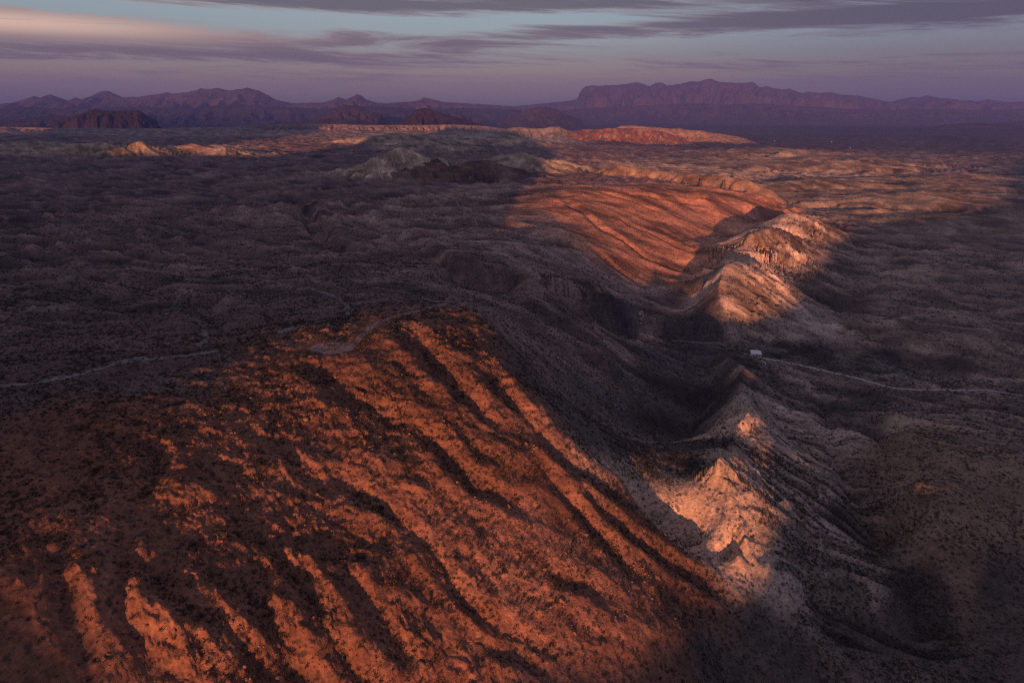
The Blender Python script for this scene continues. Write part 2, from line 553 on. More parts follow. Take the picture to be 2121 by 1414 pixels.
# gullies: picks, depth (m), half width (m)
GULLIES = [
    ('640,735 690,790 740,815 800,865 850,905', 7, 17),
    ('800,662 850,700 900,745 960,805 1020,862 1090,915 1160,965', 8, 13),
    ('985,745 1035,800 1085,855 1125,905 1190,960 1270,1012', 9, 12),
    ('835,845 900,905 960,960 1020,1015 1070,1045', 6, 10),
    ('690,950 745,1010 800,1065 870,1115', 4.5, 8),
    ('490,1090 560,1130 620,1190 680,1270 740,1345 790,1414', 5, 6),
    ('265,1145 330,1180 400,1240 480,1310 550,1390', 4.5, 6),
    ('225,1095 255,1180 262,1260 330,1350 380,1414', 4, 6),
    ('685,1165 740,1220 790,1290 840,1340', 4, 6),
    ('855,1125 930,1190 1000,1260 1070,1305 1140,1350', 4, 7),
    ('1125,1165 1200,1190 1285,1255', 4, 8),
    ('1180,980 1260,1060 1340,1120 1420,1180 1500,1240', 6, 9),
    ('1080,950 1150,1010 1230,1090 1300,1180', 6, 9),
    ('90,1130 115,1200 135,1290 180,1400', 4, 6),
    ('60,880 120,930 160,1000 175,1080', 3, 7),
    ('310,900 320,960 300,1030', 4, 8),
    ('560,900 620,960 700,1010', 3.5, 8),
    ('430,1180 520,1250 600,1330 660,1414', 3.5, 6),
    ('1000,1330 1080,1370 1150,1414', 3.5, 7),
    # far orange slope
    ('1155,402 1210,442 1250,476 1300,503 1340,532 1370,545 1428,566', 6, 16),
    ('1232,393 1300,412 1340,427 1375,443', 6, 18),
    ('1250,444 1290,453 1312,467 1350,480 1400,507 1445,527', 5, 14),
    ('1290,400 1370,410 1450,421', 7, 20),
    ('1400,400 1450,408 1510,418', 6, 20),
    ('1360,470 1410,495 1440,512', 4, 13),
    ('1180,482 1212,512 1262,545 1312,578 1385,624', 4, 16),
    # plateau drainages
    ('560,375 620,412 660,480 690,505 730,520', 9, 35),
    ('700,400 740,440 790,472 845,497 905,535 932,550', 10, 26),
    ('1000,430 1050,468 1120,494 1200,512', 8, 30),
    ('430,600 440,650 455,690', 10, 26),
    ('330,410 420,440 520,455 640,480', 8, 40),
    ('150,560 280,590 380,620 440,640', 8, 28),
    # right plain
    ('1680,640 1720,650 1760,660 1800,690 1850,720', 5, 14),
    ('1830,540 1815,580 1780,612 1740,640', 5, 14),
    ('1900,560 1990,600 2100,640', 6, 18),
    ('1790,660 1760,680 1740,690', 4, 10),
    ('1700,800 1710,860 1740,960 1775,1060', 5, 10),
    ('1820,850 1815,900 1830,960', 7, 16),
]

HOG = [(1575, 1200, -264), (1500, 1000, -230), (1490, 946, -230), (1530, 876, -254), (1535, 800, -295), (1505, 732, -318), (1497, 690, -322), (1503, 548, -256), (1560, 478, -252), (1628, 443, -254), (1700, 420, -300)]
HOG_W = [at(*p) for p in HOG]
HOG_W = [(HOG_W[0][0] - 5, HOG_W[0][1] - 30)] + HOG_W

# badland cones and knobs: u, v of the foot, z of the foot, radius (m), height (m), stretch along x
CONES = [
    (825, 372, -250, 195, 88, 1.2), (905, 376, -252, 130, 46, 1.6), (1010, 378, -255, 130, 42, 1.5), (1080, 360, -262, 190, 62, 1.7),
    (185, 322, -252, 150, 50, 1.3), (268, 324, -252, 165, 56, 1.3), (225, 326, -252, 100, 26, 1.3), (150, 318, -252, 90, 40, 1.2),
    (385, 318, -252, 140, 34, 2.6), (455, 322, -252, 110, 34, 1.6), (40, 312, -250, 200, 36, 4.0),
    (820, 300, -258, 220, 60, 2.6), (880, 312, -258, 200, 50, 2.0), (945, 294, -258, 130, 46, 1.4), (1040, 300, -265, 220, 50, 2.0),
    (1640, 330, -338, 120, 40, 1.3), (1690, 336, -338, 140, 26, 2.2), (1750, 338, -338, 120, 24, 1.4), (1610, 322, -338, 220, 36, 3.2),
    (1500, 338, -330, 160, 30, 2.5), (1560, 345, -332, 240, 30, 3.5), (1640, 355, -336, 240, 28, 4.0), (1720, 352, -336, 160, 30, 2.5),
    (1760, 385, -335, 150, 26, 2.6), (1680, 385, -336, 90, 22, 1.7), (1620, 412, -332, 110, 44, 1.4), (1850, 420, -335, 220, 26, 3.2),
    (1720, 415, -335, 160, 26, 2.4), (1950, 440, -336, 220, 24, 3.0), (1860, 465, -336, 120, 20, 2.6), (2050, 480, -337, 150, 18, 3.0),
    (1925, 385, -336, 190, 22, 3.2), (2040, 380, -337, 160, 22, 3.0), (1830, 350, -338, 180, 30, 2.0), (1990, 410, -337, 150, 20, 3.0),
]
CONES_W = [(*at(u, v, z), rad, hh, st) for (u, v, z, rad, hh, st) in CONES]
# the long badland ridge behind the orange slope: crest picks with z
RIDGE = [(1235, 345, -270), (1270, 322, -232), (1300, 328, -240), (1340, 336, -250), (1362, 340, -240), (1440, 346, -250), (1500, 352, -262), (1550, 362, -268), (1590, 385, -305)]
RIDGE_W = []
for (u, v, z) in RIDGE:
    yv = 2750 - (u - 1235) * 1.2
    xx, zz_ = aty(u, v, yv)
    RIDGE_W.append((xx, yv, -285 + 0.66 * (zz_ + 285)))

ROAD_W = [at(u, v, z) for u, v, z in ((1450, 712, -334), (1532, 730, -328), (1600, 745, -332), (1700, 767, -336), (1780, 783, -337), (1850, 805, -338), (1950, 808, -339), (2060, 809, -340), (2190, 836, -342))]
TRACK_W = None
ROAD = '1532,730,6 1560,737,9 1590,743,9 1620,748,8 1660,757,7 1700,766,6.5 1740,775,6.5 1780,784,6.5 1815,795,6 1850,804,6 1885,807,6 1950,808,6 2010,808,6 2060,809,6 2121,820,6 2190,836,6'
EDGE_TRACK = '-60,806,4 0,802,5 60,797,5 110,788,9 150,779,8 190,768,6 230,757,6 262,747,12 290,741,16 318,744,8 350,744,4 390,737,4 425,731,6 450,726,9 466,723,10 474,722,5'
DOME_TRACK = '733,716,4 745,704,4 752,690,5 766,677,5 790,664,6 820,654,6 850,648,7 885,641,8 915,632,6 940,622,4'
FORK_TRACK = '571,696,4 590,686,9 612,676,12 640,668,6 680,664,4 712,661,4 721,650,4 721,638,4 712,624,5 690,612,5 660,603,4 636,597,4'
TRACK_SPECS = [(ROAD, 16.0), (EDGE_TRACK, 11.0), (DOME_TRACK, 9.0), (FORK_TRACK, 10.0), ('650,716 668,720 690,722 712,718 735,714', 13.0)]
GUL_W = None
DRAIN = {}


CRESTS = [  # picks along each rock crest with heights; steep side on the left of travel
    ([(1582, 1198, -255), (1545, 1110, -242), (1505, 1015, -229), (1478, 957, -221), (1490, 943, -213), (1503, 944, -219), (1517, 938, -233), (1513, 910, -243),
      (1528, 874, -244), (1548, 853, -241), (1570, 866, -250), (1552, 842, -254), (1529, 832, -265), (1530, 815, -272), (1539, 797, -271), (1530, 782, -283), (1546, 768, -277), (1528, 752, -297), (1505, 732, -315)], 1.35, 0.60),
    ([(1507, 698, -327), (1494, 655, -303), (1490, 618, -284), (1491, 583, -267), (1500, 556, -256), (1510, 545, -252), (1535, 540, -256), (1577, 549, -268), (1607, 566, -281), (1645, 592, -303)], 1.5, 0.40),
    ([(1352, 653, -304), (1300, 622, -281), (1250, 602, -259), (1180, 588, -243), (1110, 568, -228)], 1.5, 0.12),
    ([(1522, 508, -298), (1540, 494, -272), (1556, 478, -248), (1575, 473, -246), (1601, 471, -249), (1633, 481, -261), (1668, 503, -287)], 1.5, 0.42),
    ([(1608, 456, -276), (1622, 442, -252), (1635, 440, -247), (1650, 440, -247), (1683, 448, -256), (1717, 464, -274), (1752, 484, -298)], 1.5, 0.42),
]
CREST_W = None
CANYON_W = [([at(*p) for p in ((880, 520, -230), (905, 547, -228), (945, 575, -242), (985, 598, -250), (1040, 600, -253), (1090, 594, -256), (1120, 614, -266), (1200, 653, -290), (1300, 684, -318))], 22, 30),
            ([at(*p) for p in ((600, 402, -250), (640, 440, -246), (668, 490, -238), (690, 508, -232), (730, 520, -230))], 20, 26)]


def crest_rise(x, y, h):
    global CREST_W
    if CREST_W is None:
        CREST_W = [([at(*p) for p in c], [p[2] for p in c], a, b) for c, a, b in CRESTS]
    for pl, zs, sl, sr in CREST_W:
        xs = [p[0] for p in pl]; ys = [p[1] for p in pl]
        m = (x > min(xs) - 120) & (x < max(xs) + 220) & (y > min(ys) - 160) & (y < max(ys) + 120)
        if not m.any():
            continue
        X, Y = x[m], y[m]
        X = X + 1.6 * perlin(X / 11, Y / 11, 611) + 3.0 * perlin(X / 31, Y / 31, 613)
        Y = Y + 1.6 * perlin(X / 11, Y / 11, 612) + 3.0 * perlin(X / 31, Y / 31, 614)
        d, arc, sd = poly_dist(X, Y, pl)
        al = np.concatenate([[0], np.cumsum([math.hypot(pl[i + 1][0] - pl[i][0], pl[i + 1][1] - pl[i][1]) for i in range(len(pl) - 1)])])
        top = np.interp(arc, al, zs)
        big = np.clip(np.hypot(X, Y) / 700, 0.7, 2.0)
        top = top + (1.6 * perlin(arc / (13 * big), arc * 0 + 2.2, 621) + 1.0 * perlin(arc / (5 * big), arc * 0 + 4.1, 622))
        rl = ridged(arc / (9.5 * big) + d / 70.0, d / (130.0 * big), 3, 631)
        strata = 0.22 * perlin(d / (4.5 * big) + arc / 90, arc / 160, 633)
        DRAIN['rill'][m] = np.maximum(DRAIN['rill'][m], (sd > 0) * sstep(d, 4, 14) * (1 - sstep(d, 55, 95)) * sstep(0.9 - rl, 0.25, 0.7) * 0.8)
        slope = np.where(sd > 0, sr, sl)
        drop = d * slope * np.where(sd > 0, 1.0 + 0.18 * (0.8 - rl), 1.0 + 0.25 * (0.8 - rl))
        zr = top - drop - np.where(sd > 0, 5.0 * sstep(d, 0, 26), 0) - np.where(sd > 0, 2.7 * big * sstep(d, 3, 22) * (0.9 - rl), 1.0 * big * (0.9 - rl)) + big * strata
        k = 1.1 * big
        h[m] = np.where(zr > h[m] - 8 * k, np.logaddexp(h[m] / k, zr / k) * k, h[m])
    return h


def detail_h(x, y, h):
    """adds gullies, cones, rills and roughness to the surveyed surface"""
    DRAIN['rill'] = np.zeros(x.shape)
    global GUL_W
    hb0 = h.copy()
    if GUL_W is None:
        GUL_W = [(line(s), d, w) for s, d, w in GULLIES]
    r = np.hypot(x, y)
    # wobble so that no edge is straight
    wx = x + 6 * perlin(x / 45, y / 45, 3) + 2.0 * perlin(x / 13, y / 13, 4)
    wy = y + 6 * perlin(x / 45, y / 45, 5) + 2.0 * perlin(x / 13, y / 13, 6)
    for pl, dep, wid in GUL_W:
        xs = [p[0] for p in pl]; ys = [p[1] for p in pl]
        m = (x > min(xs) - 4 * wid) & (x < max(xs) + 4 * wid) & (y > min(ys) - 4 * wid) & (y < max(ys) + 4 * wid)
        if not m.any():
            continue
        d, arc, sd = poly_dist(wx[m], wy[m], pl)
        tot = sum(math.hypot(pl[i + 1][0] - pl[i][0], pl[i + 1][1] - pl[i][1]) for i in range(len(pl) - 1))
        env = sstep(arc, 0, 0.22 * tot) * (0.55 + 0.45 * sstep(tot - arc, 0, 0.25 * tot))
        t = d / wid
        prof = np.where(t < 1, (1 - t) ** 1.25, 0) - 0.30 * np.exp(-((t - 1.25) / 0.45) ** 2)
        h[m] -= dep * env * prof * (0.62 if arc.size and np.mean(np.hypot(x[m], y[m])) < 560 else 1.0)
    h = crest_rise(x, y, h)
    # rills down the outer flank of the hogback
    m = (y > 300) & (y < 2000) & (x > 120) & (x < 1100)
    if m.any():
        d, arc, sd = poly_dist(wx[m], wy[m], HOG_W)
        f = sstep(d, 16, 45) * (1 - sstep(d, 80, 135)) * (sd > 0)
        rl = ridged(arc / 13.0 + d / 55.0, d / 150.0 + arc / 300.0, 3, 41)
        DRAIN['rill'][m] = np.maximum(DRAIN['rill'][m], f * sstep(1 - rl, 0.25, 0.75))
        h[m] -= f * 4.6 * (1 - rl) * np.clip(r[m] / 700, 0.7, 1.8)
        # rock teeth along the crest
        h[m] += np.exp(-(d / 20) ** 2) * 1.2 * fbm(x[m] / 6, y[m] / 6, 3, 55)
    # mass relief; deeper where the country is broken, stretched into spurs on the red slope
    rough = np.interp(r, [150, 600, 1500, 4000, 9000, 30000], [1.0, 1.2, 2.0, 3.2, 6.0, 12.0])
    plain = sstep(r, 650, 1500)
    hl = ridged((wx + 40 * perlin(wx / 160, wy / 160, 18)) / 230 + 0.4 * perlin(wx / 300, wy / 300, 15), wy / 120, 5, 77, 0.58)
    dr_a = wx * 0.80 - wy * 0.60 + 15 * perlin(wx / 50, wy / 50, 19); dr_c = wx * 0.60 + wy * 0.80
    hm = ridged(dr_c / 62, dr_a / 170, 5, 79, 0.58)
    smooth_ = 1 - 0.97 * np.exp(-(((x - 400) / 520) ** 2 + ((y - 1620) / 600) ** 2) ** 2)
    rm = (r > 600) & (r < 1500) & (x > 200)
    if rm.any():
        d, _, _ = poly_dist(x[rm], y[rm], ROAD_W)
        smooth_[rm] *= 1 - 0.92 * np.exp(-(d / 30) ** 2)
    DRAIN['hl'] = hl; DRAIN['hm'] = hm
    h += smooth_ * plain * np.interp(r, [600, 1500, 5000, 9000], [3.0, 9.0, 10.0, 0]) * (hl - 0.7)
    h += smooth_ * sstep(r, 520, 900) * np.interp(r, [600, 1500, 3500, 6000], [1.6, 3.2, 4.2, 0]) * (hm - 0.7) * (0.25 + 1.5 * sstep(fbm(x / 420, y / 420, 3, 85), -0.35, 0.4))
    calm = np.ones(x.shape)
    fm = (y > 280) & (y < 1250) & (x > 90) & (x < 650)
    d, _, sd = poly_dist(x[fm], y[fm], HOG_W)
    calm[fm] = 1 - 0.85 * (sd > 0) * sstep(d, 0, 12) * (1 - sstep(d, 130, 210))
    rough_h = h.copy()
    h += rough * 0.9 * fbm(x / (34 * rough), y / (34 * rough), 4, 61)
    h -= rough * 2.2 * np.clip(0.75 - ridged(wx / (95 * rough), wy / (60 * rough), 4, 71), -0.1, 1) * (1 - 0.6 * np.exp(-((r - 300) / 200) ** 2))
    h = rough_h + (h - rough_h) * calm
    # the side canyon: steep walls, flat floor
    for pl, dep, wid in CANYON_W:
        xs_ = [p[0] for p in pl]; ys_ = [p[1] for p in pl]
        m = (x > min(xs_) - 80) & (x < max(xs_) + 80) & (y > min(ys_) - 80) & (y < max(ys_) + 80)
        d, arc, sd = poly_dist(x[m] + 6 * perlin(x[m] / 22, y[m] / 22, 651), y[m] + 6 * perlin(x[m] / 22, y[m] / 22, 652), pl)
        h[m] -= dep * (1 - sstep(d / wid, 0.45, 1.0)) * sstep(arc, 0, 70)
    # badland cones: straight sides cut by spurs
    DRAIN['cone'] = np.zeros(x.shape); DRAIN['kind'] = np.zeros(x.shape, int)
    for ci_, (cx, cy, rad, hh, st) in enumerate(CONES_W):
        dx = (x - cx) / st; dy = y - (cy + rad * 0.75)
        m = (np.abs(dx) < rad * 1.35) & (np.abs(dy) < rad * 1.35)
        if not m.any():
            continue
        dx = dx[m] + rad * 0.10 * perlin(x[m] / (rad * .5), y[m] / (rad * .5), 23); dy = dy[m]
        ang = np.arctan2(dx, -dy)
        d = np.hypot(dx, dy) / rad
        cs, sn = np.cos(ang), np.sin(ang)
        rl = ridged(cs * 3.1 + cx * .01, sn * 3.1 + cy * .01, 3, 29)
        f = np.clip(1 - d * (1 + 0.30 * (0.75 - rl) * sstep(d, 0.05, 0.3)), 0, 1)
        f = np.minimum(f * 1.10, 0.96 + 0.08 * f)
        base = h[m]
        cm = DRAIN['cone'][m]; kd = DRAIN['kind'][m]; up = sstep(f, 0.02, 0.22) > cm
        kd[up] = ci_; DRAIN['kind'][m] = kd; DRAIN['cone'][m] = np.maximum(cm, sstep(f, 0.02, 0.22))
        h[m] = base * (1 - sstep(f, 0, .25)) + (base * .25 + .75 * base.mean()) * sstep(f, 0, .25) + hh * 1.12 * f ** 1.1
    # long ridge
    pl = [(p[0], p[1]) for p in RIDGE_W]; zs = [p[2] for p in RIDGE_W]
    m = (y > 1900) & (y < 3500) & (x > 200) & (x < 1400)
    if m.any():
        d, arc, sd = poly_dist(x[m] + 14 * perlin(x[m] / 70, y[m] / 70, 21), y[m] + 14 * perlin(x[m] / 70, y[m] / 70, 22), pl)
        al = np.concatenate([[0], np.cumsum([math.hypot(pl[i + 1][0] - pl[i][0], pl[i + 1][1] - pl[i][1]) for i in range(len(pl) - 1)])])
        top = np.interp(arc, al, zs) + 3.5 * perlin(arc / 60, arc * 0 + .7, 37)
        rl = ridged(arc / 52.0, d / 300.0, 3, 33, .6)
        zr = top - d * (0.50 + 0.25 * (0.9 - rl)) - 7 * sstep(d, 4, 60) * (0.9 - rl) + 2
        k = 2.5
        DRAIN['cone'][m] = np.maximum(DRAIN['cone'][m], sstep(zr - h[m], -3, 5)); kd = DRAIN['kind'][m]; kd[zr > h[m] - 1] = 8; DRAIN['kind'][m] = kd
        h[m] = np.where(zr > h[m] - 8 * k, np.logaddexp(h[m] / k, zr / k) * k, h[m])
    # spurs on the red slope run towards lower right
    m = r < 760
    xs, ys = x[m], y[m]
    ac = (xs * 0.62 + ys * 0.78); al = (xs * 0.78 - ys * 0.62)
    red = (1 - sstep(xs - 0.25 * ys, 40, 130)) * (1 - np.exp(-(((xs - 112) / 34) ** 2 + ((ys - 378) / 48) ** 2)))
    aw = ac + 14 * perlin(al / 55, ac / 55, 2) + 5 * perlin(al / 17, ac / 17, 12)
    sp_ = ridged(aw / 36.0, al / 95.0, 4, 81, 0.6)
    sp2 = ridged(aw / 13.0, al / 38.0, 3, 83, 0.6)
    lf = sstep(xs, -160, 10)
    red_all = red
    red = red * (1 - 0.68 * np.exp(-(((xs - 22) / 62) ** 2 + ((ys - 285) / 62) ** 2) ** 1.5))
    h[m] += red * ((0.25 + 0.5 * lf) * (sp_ - 0.8) + 0.55 * (sp2 - 0.8))
    # outcropping ledges: low steps with broken edges
    oc = fbm(xs / 30 + 0.3 * perlin(xs / 9, ys / 9, 16), ys / 22, 4, 87, 0.55)
    h[m] += red * (0.5 * sstep(oc, 0.10, 0.16) + 0.9 * sstep(oc, 0.38, 0.43))
    oc2 = fbm(xs / 10, ys / 8, 3, 89, 0.55)
    h[m] += red * 0.6 * sstep(oc2, 0.18, 0.26)
    # broken ledges: quantised steps, patchy
    led = fbm(xs / 60, ys / 60, 3, 91)
    st = (h[m] + 1.5 * fbm(xs / 24, ys / 24, 2, 93)) / 3.0
    fr = st - np.floor(st)
    h[m] += red * sstep(led, 0.02, 0.45) * 1.7 * (sstep(fr, 0.25, 0.75) - fr)
    # blocky grain
    h[m] += 0.5 * red * np.clip(fbm(xs / 4.6, ys / 4.6, 4, 97, 0.6), -0.3, 1.2) * (0.55 + 0.9 * sstep(led, -0.15, 0.4))
    h[m] += 0.7 * red * fbm(xs / 15, ys / 15, 3, 99)
    global TRACK_W
    if TRACK_W is None:
        TRACK_W = [[p[:2] for p in (on_ground(*map(float, t.split(',')[:2])) for t in sp_spec.split())] for sp_spec, _w in TRACK_SPECS]
    for (pl, (_s, wd)) in zip(TRACK_W, TRACK_SPECS):
        xs_ = [p[0] for p in pl]; ys_ = [p[1] for p in pl]
        m2 = (x > min(xs_) - 60) & (x < max(xs_) + 60) & (y > min(ys_) - 60) & (y < max(ys_) + 60)
        d, _, _ = poly_dist(x[m2], y[m2], pl)
        q = np.exp(-(d / wd) ** 4)
        h[m2] = h[m2] * (1 - q) + hb0[m2] * q
    h += np.interp(r, [100, 800, 3000], [0.28, 0.6, 1.2]) * fbm(x / np.interp(r, [100, 800, 3000], [7, 12, 30]), y / np.interp(r, [100, 800, 3000], [7, 12, 30]), 3, 103)
    return h


def height(x, y):
    x = np.asarray(x, float); y = np.asarray(y, float)
    return detail_h(x, y, base_h(x, y))


# soil and rock colours picked across the ground; a few tones include shade
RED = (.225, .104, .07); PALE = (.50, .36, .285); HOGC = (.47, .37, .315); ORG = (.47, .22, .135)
BOWL_SHADE = (.085, .072, .073); PLAT = (.165, .115, .108); HILL = (.26, .182, .156); RPL = (.21, .158, .132); RHL = (.29, .225, .175)
FARC = (.15, .125, .125); CONE = (.40, .33, .25); BADR = (.36, .27, .20); HOL = (.11, .088, .078); BLUF = (.27, .21, .19); SHADE_BAND = (.085, .07, .075)
TINTS = [
    (RED, '0,1414 300,1414 600,1414 900,1414 0,1200 0,1000 250,1200 250,1000 250,850 470,900 470,1100 470,1300 700,900 700,1100 700,1300 850,1000 850,1200 850,850 1000,900 1000,1100 1000,1250 1200,1100 1200,1250 1100,1000 1100,1170 1350,1200 1350,1100 700,800 550,780 980,720 1050,800 900,720 1430,1190'),
    ((.25, .17, .125), '1900,950 1920,1050 1990,1000 1950,1150 1880,890 2060,1050 1890,930'), ((.30, .145, .105), '1000,1100 1100,1100 1200,1150 1100,1200 1250,1200 1200,1250 1000,1200 1300,1200 1050,1250'), (PALE, '1340,1020 1400,1050 1440,1010 1460,1080 1500,1000 1500,1080 1530,1150 1560,1000 1550,870 1570,900 1540,900 1490,950 1545,780'),
    (HOGC, '1600,900 1650,900 1700,900 1650,1000 1600,1000 1650,1100 1700,1100 1650,800 1600,850 1750,1150 1700,1180 1550,690 1640,700 1680,660 1620,1180'),
    (PALE, '1520,560 1560,600 1600,580 1530,640 1590,490 1640,520 1620,540 1660,460 1690,480 1650,640'),
    (ORG, '1200,440 1190,420 1300,450 1300,500 1400,450 1400,520 1500,420 1500,450 1560,430 1350,550 1250,520 1270,400 1450,410'),
    (HILL, '1100,720 1200,700 1250,760 1150,760 1250,700 1330,700'), ((.14, .11, .105), '1200,800 1200,880 1300,850 1300,930 1100,780 1300,780'),
    (BOWL_SHADE, '1450,925 1482,862 1485,800 1470,760 1400,800 1400,880 1380,740 1430,840 1440,960 1450,710 1300,680 1465,690 1600,722 1700,742 1850,748'),  # bowl shadow deepened in the ground colour; same tone along the creek
    (HILL, '1000,395 960,410 900,450 1000,450 1050,500 950,500 1100,450 1100,500 1150,530 1250,590 1350,610 1150,600 850,480'),
    (PLAT, '0,700 0,600 0,500 0,400 250,700 250,600 250,500 250,400 500,650 500,600 500,500 500,400 700,650 700,600 700,550 700,500 800,620 850,560 0,800 200,760 400,760 300,800'),
    (PLAT, '700,330 740,350 960,345 1150,340 1150,370 1000,330 850,338 760,312 700,300 1000,310 1150,300 1200,330 1200,362 1450,312 1350,305 1250,310 1550,330 600,330 350,300 100,330 200,338 420,332 1100,378 730,380 900,392 1250,372 1400,378 0,350 300,350 600,350 0,290 300,335 600,310 900,350 900,300 500,290 700,400 1100,400'),
    (RPL, '1800,600 1800,700 1950,600 1950,500 2100,500 2100,600 2100,700 1900,740 2000,820 2100,900 1750,560 1760,640 1700,800'),
    (RHL, '1870,530 1850,590 1850,670 1950,690 2060,690 1790,655 1870,880 1900,1000 1830,560'),
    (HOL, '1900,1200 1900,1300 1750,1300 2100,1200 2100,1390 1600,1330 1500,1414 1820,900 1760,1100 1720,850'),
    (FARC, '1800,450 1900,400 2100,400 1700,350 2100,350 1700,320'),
    (SHADE_BAND, '1600,302 2100,302 1350,300 1850,298 1800,285 2100,285 1500,306'),  # shadow band across the plain, painted into the ground colour
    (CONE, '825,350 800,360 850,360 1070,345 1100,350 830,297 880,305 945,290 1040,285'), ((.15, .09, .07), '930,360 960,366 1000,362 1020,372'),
    (BADR, '185,310 265,312 390,310 455,315 1300,340 1400,350 1500,360 1560,375 1640,325 1620,345 1700,350 1620,405 1720,410 1780,380'),
    (BLUF, '0,268 150,269 300,270 450,270 560,264 700,264 850,265 1000,266 1100,275'),
]


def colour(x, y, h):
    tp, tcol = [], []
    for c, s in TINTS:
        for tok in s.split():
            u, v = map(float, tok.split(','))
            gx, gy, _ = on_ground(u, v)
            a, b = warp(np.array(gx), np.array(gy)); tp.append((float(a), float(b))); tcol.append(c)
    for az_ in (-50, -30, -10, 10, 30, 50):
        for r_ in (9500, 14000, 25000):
            tp.append((R(az_), math.log(r_))); tcol.append((.042, .042, .056))  # far basin: dark blue ground colour stands in for shadow
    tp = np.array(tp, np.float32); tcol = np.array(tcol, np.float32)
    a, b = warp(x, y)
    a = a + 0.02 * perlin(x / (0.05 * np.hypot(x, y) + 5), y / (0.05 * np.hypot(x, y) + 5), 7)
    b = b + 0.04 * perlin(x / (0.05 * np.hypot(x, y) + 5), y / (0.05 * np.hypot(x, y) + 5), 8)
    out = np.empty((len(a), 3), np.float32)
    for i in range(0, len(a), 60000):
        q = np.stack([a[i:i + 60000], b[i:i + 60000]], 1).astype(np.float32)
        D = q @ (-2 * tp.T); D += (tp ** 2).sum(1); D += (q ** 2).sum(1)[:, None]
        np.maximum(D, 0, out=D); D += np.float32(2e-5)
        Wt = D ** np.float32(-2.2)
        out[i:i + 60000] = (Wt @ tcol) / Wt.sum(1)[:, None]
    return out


# ------------------------------------------------------------------ terrain: one sheet from under the camera to the horizon
GRID = {}


def grid_at(x, y, key='h'):
    a = np.arctan2(x, y); b = np.log(np.hypot(x, y))
    az_, lr = GRID['az'], GRID['lr']
    i = np.clip(np.searchsorted(az_, a) - 1, 0, len(az_) - 2); j = np.clip(np.searchsorted(lr, b) - 1, 0, len(lr) - 2)
    u = np.clip((a - az_[i]) / (az_[i + 1] - az_[i]), 0, 1); v = np.clip((b - lr[j]) / (lr[j + 1] - lr[j]), 0, 1)
    g = GRID[key]
    if g.ndim == 3:
        u = u[..., None]; v = v[..., None]
    return (g[j, i] * (1 - u) + g[j, i + 1] * u) * (1 - v) + (g[j + 1, i] * (1 - u) + g[j + 1, i + 1] * u) * v


def ground_hit(u, v):
    """world point of the finished ground under photo pixel (u, v)"""
    return on_ground(u, v, lambda x, y: grid_at(x, y))


def build_terrain():
    fine = np.arange(-41.0, 41.001, AZ_STEP)
    side = np.concatenate([np.arange(-180, -60, 3.0), np.arange(-60, -41, 0.7)])
    az_ = np.concatenate([side, fine, -side[::-1][:-1]])
    az_ = R(1) * az_
    rad = np.concatenate([np.linspace(4, 110, 10), np.exp(np.linspace(math.log(118), math.log(9000), N_RAD)),
                          np.exp(np.linspace(math.log(9200), math.log(33000), 70))])
    A, RR = np.meshgrid(az_, rad)
    x = (RR * np.sin(A)).ravel(); y = (RR * np.cos(A)).ravel()
    h = base_h(x, y)
    h = detail_h(x, y, h)
    col = colour(x, y, h)
    # soils: stony interfluves are bare and pale, drainage soils dark with silt and litter; broad patches of other soils
    r = np.hypot(x, y)
    k = (sstep(r, 480, 900) * (1 - sstep(r, 8000, 11000)))[:, None]
    t = (0.55 * (DRAIN['hl'] - 0.75) + 0.75 * (DRAIN['hm'] - 0.75))[:, None]
    pt = (0.5 * fbm(x / 240, y / 150, 4, 701) + 0.35 * fbm(x / 60, y / 34, 4, 703))[:, None]
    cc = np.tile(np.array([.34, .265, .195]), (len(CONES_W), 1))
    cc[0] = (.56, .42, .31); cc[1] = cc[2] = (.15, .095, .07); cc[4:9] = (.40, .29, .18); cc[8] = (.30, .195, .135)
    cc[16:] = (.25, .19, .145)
    # scrub litter darkens the rill floors
    col = col * (1 - 0.58 * DRAIN['rill'][:, None])
    GRID['rill'] = DRAIN['rill'].reshape(len(rad), len(az_))
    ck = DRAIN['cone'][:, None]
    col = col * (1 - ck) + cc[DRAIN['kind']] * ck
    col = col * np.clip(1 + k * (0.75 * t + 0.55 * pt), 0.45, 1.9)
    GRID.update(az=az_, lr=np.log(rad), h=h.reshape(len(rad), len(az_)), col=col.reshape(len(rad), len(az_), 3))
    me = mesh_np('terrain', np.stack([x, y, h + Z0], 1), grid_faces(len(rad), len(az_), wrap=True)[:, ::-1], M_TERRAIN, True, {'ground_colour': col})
    o = bpy.data.objects.new('terrain', me); link(o)
    tag(o, 'broken desert ground with red slope, pale hogback ridge and dark plateau', 'terrain', kind='structure')
    return o


AZ_STEP = 0.085
N_RAD = 1080
terrain = build_terrain()
print('terrain', round(time.time() - T0, 1), len(terrain.data.vertices))


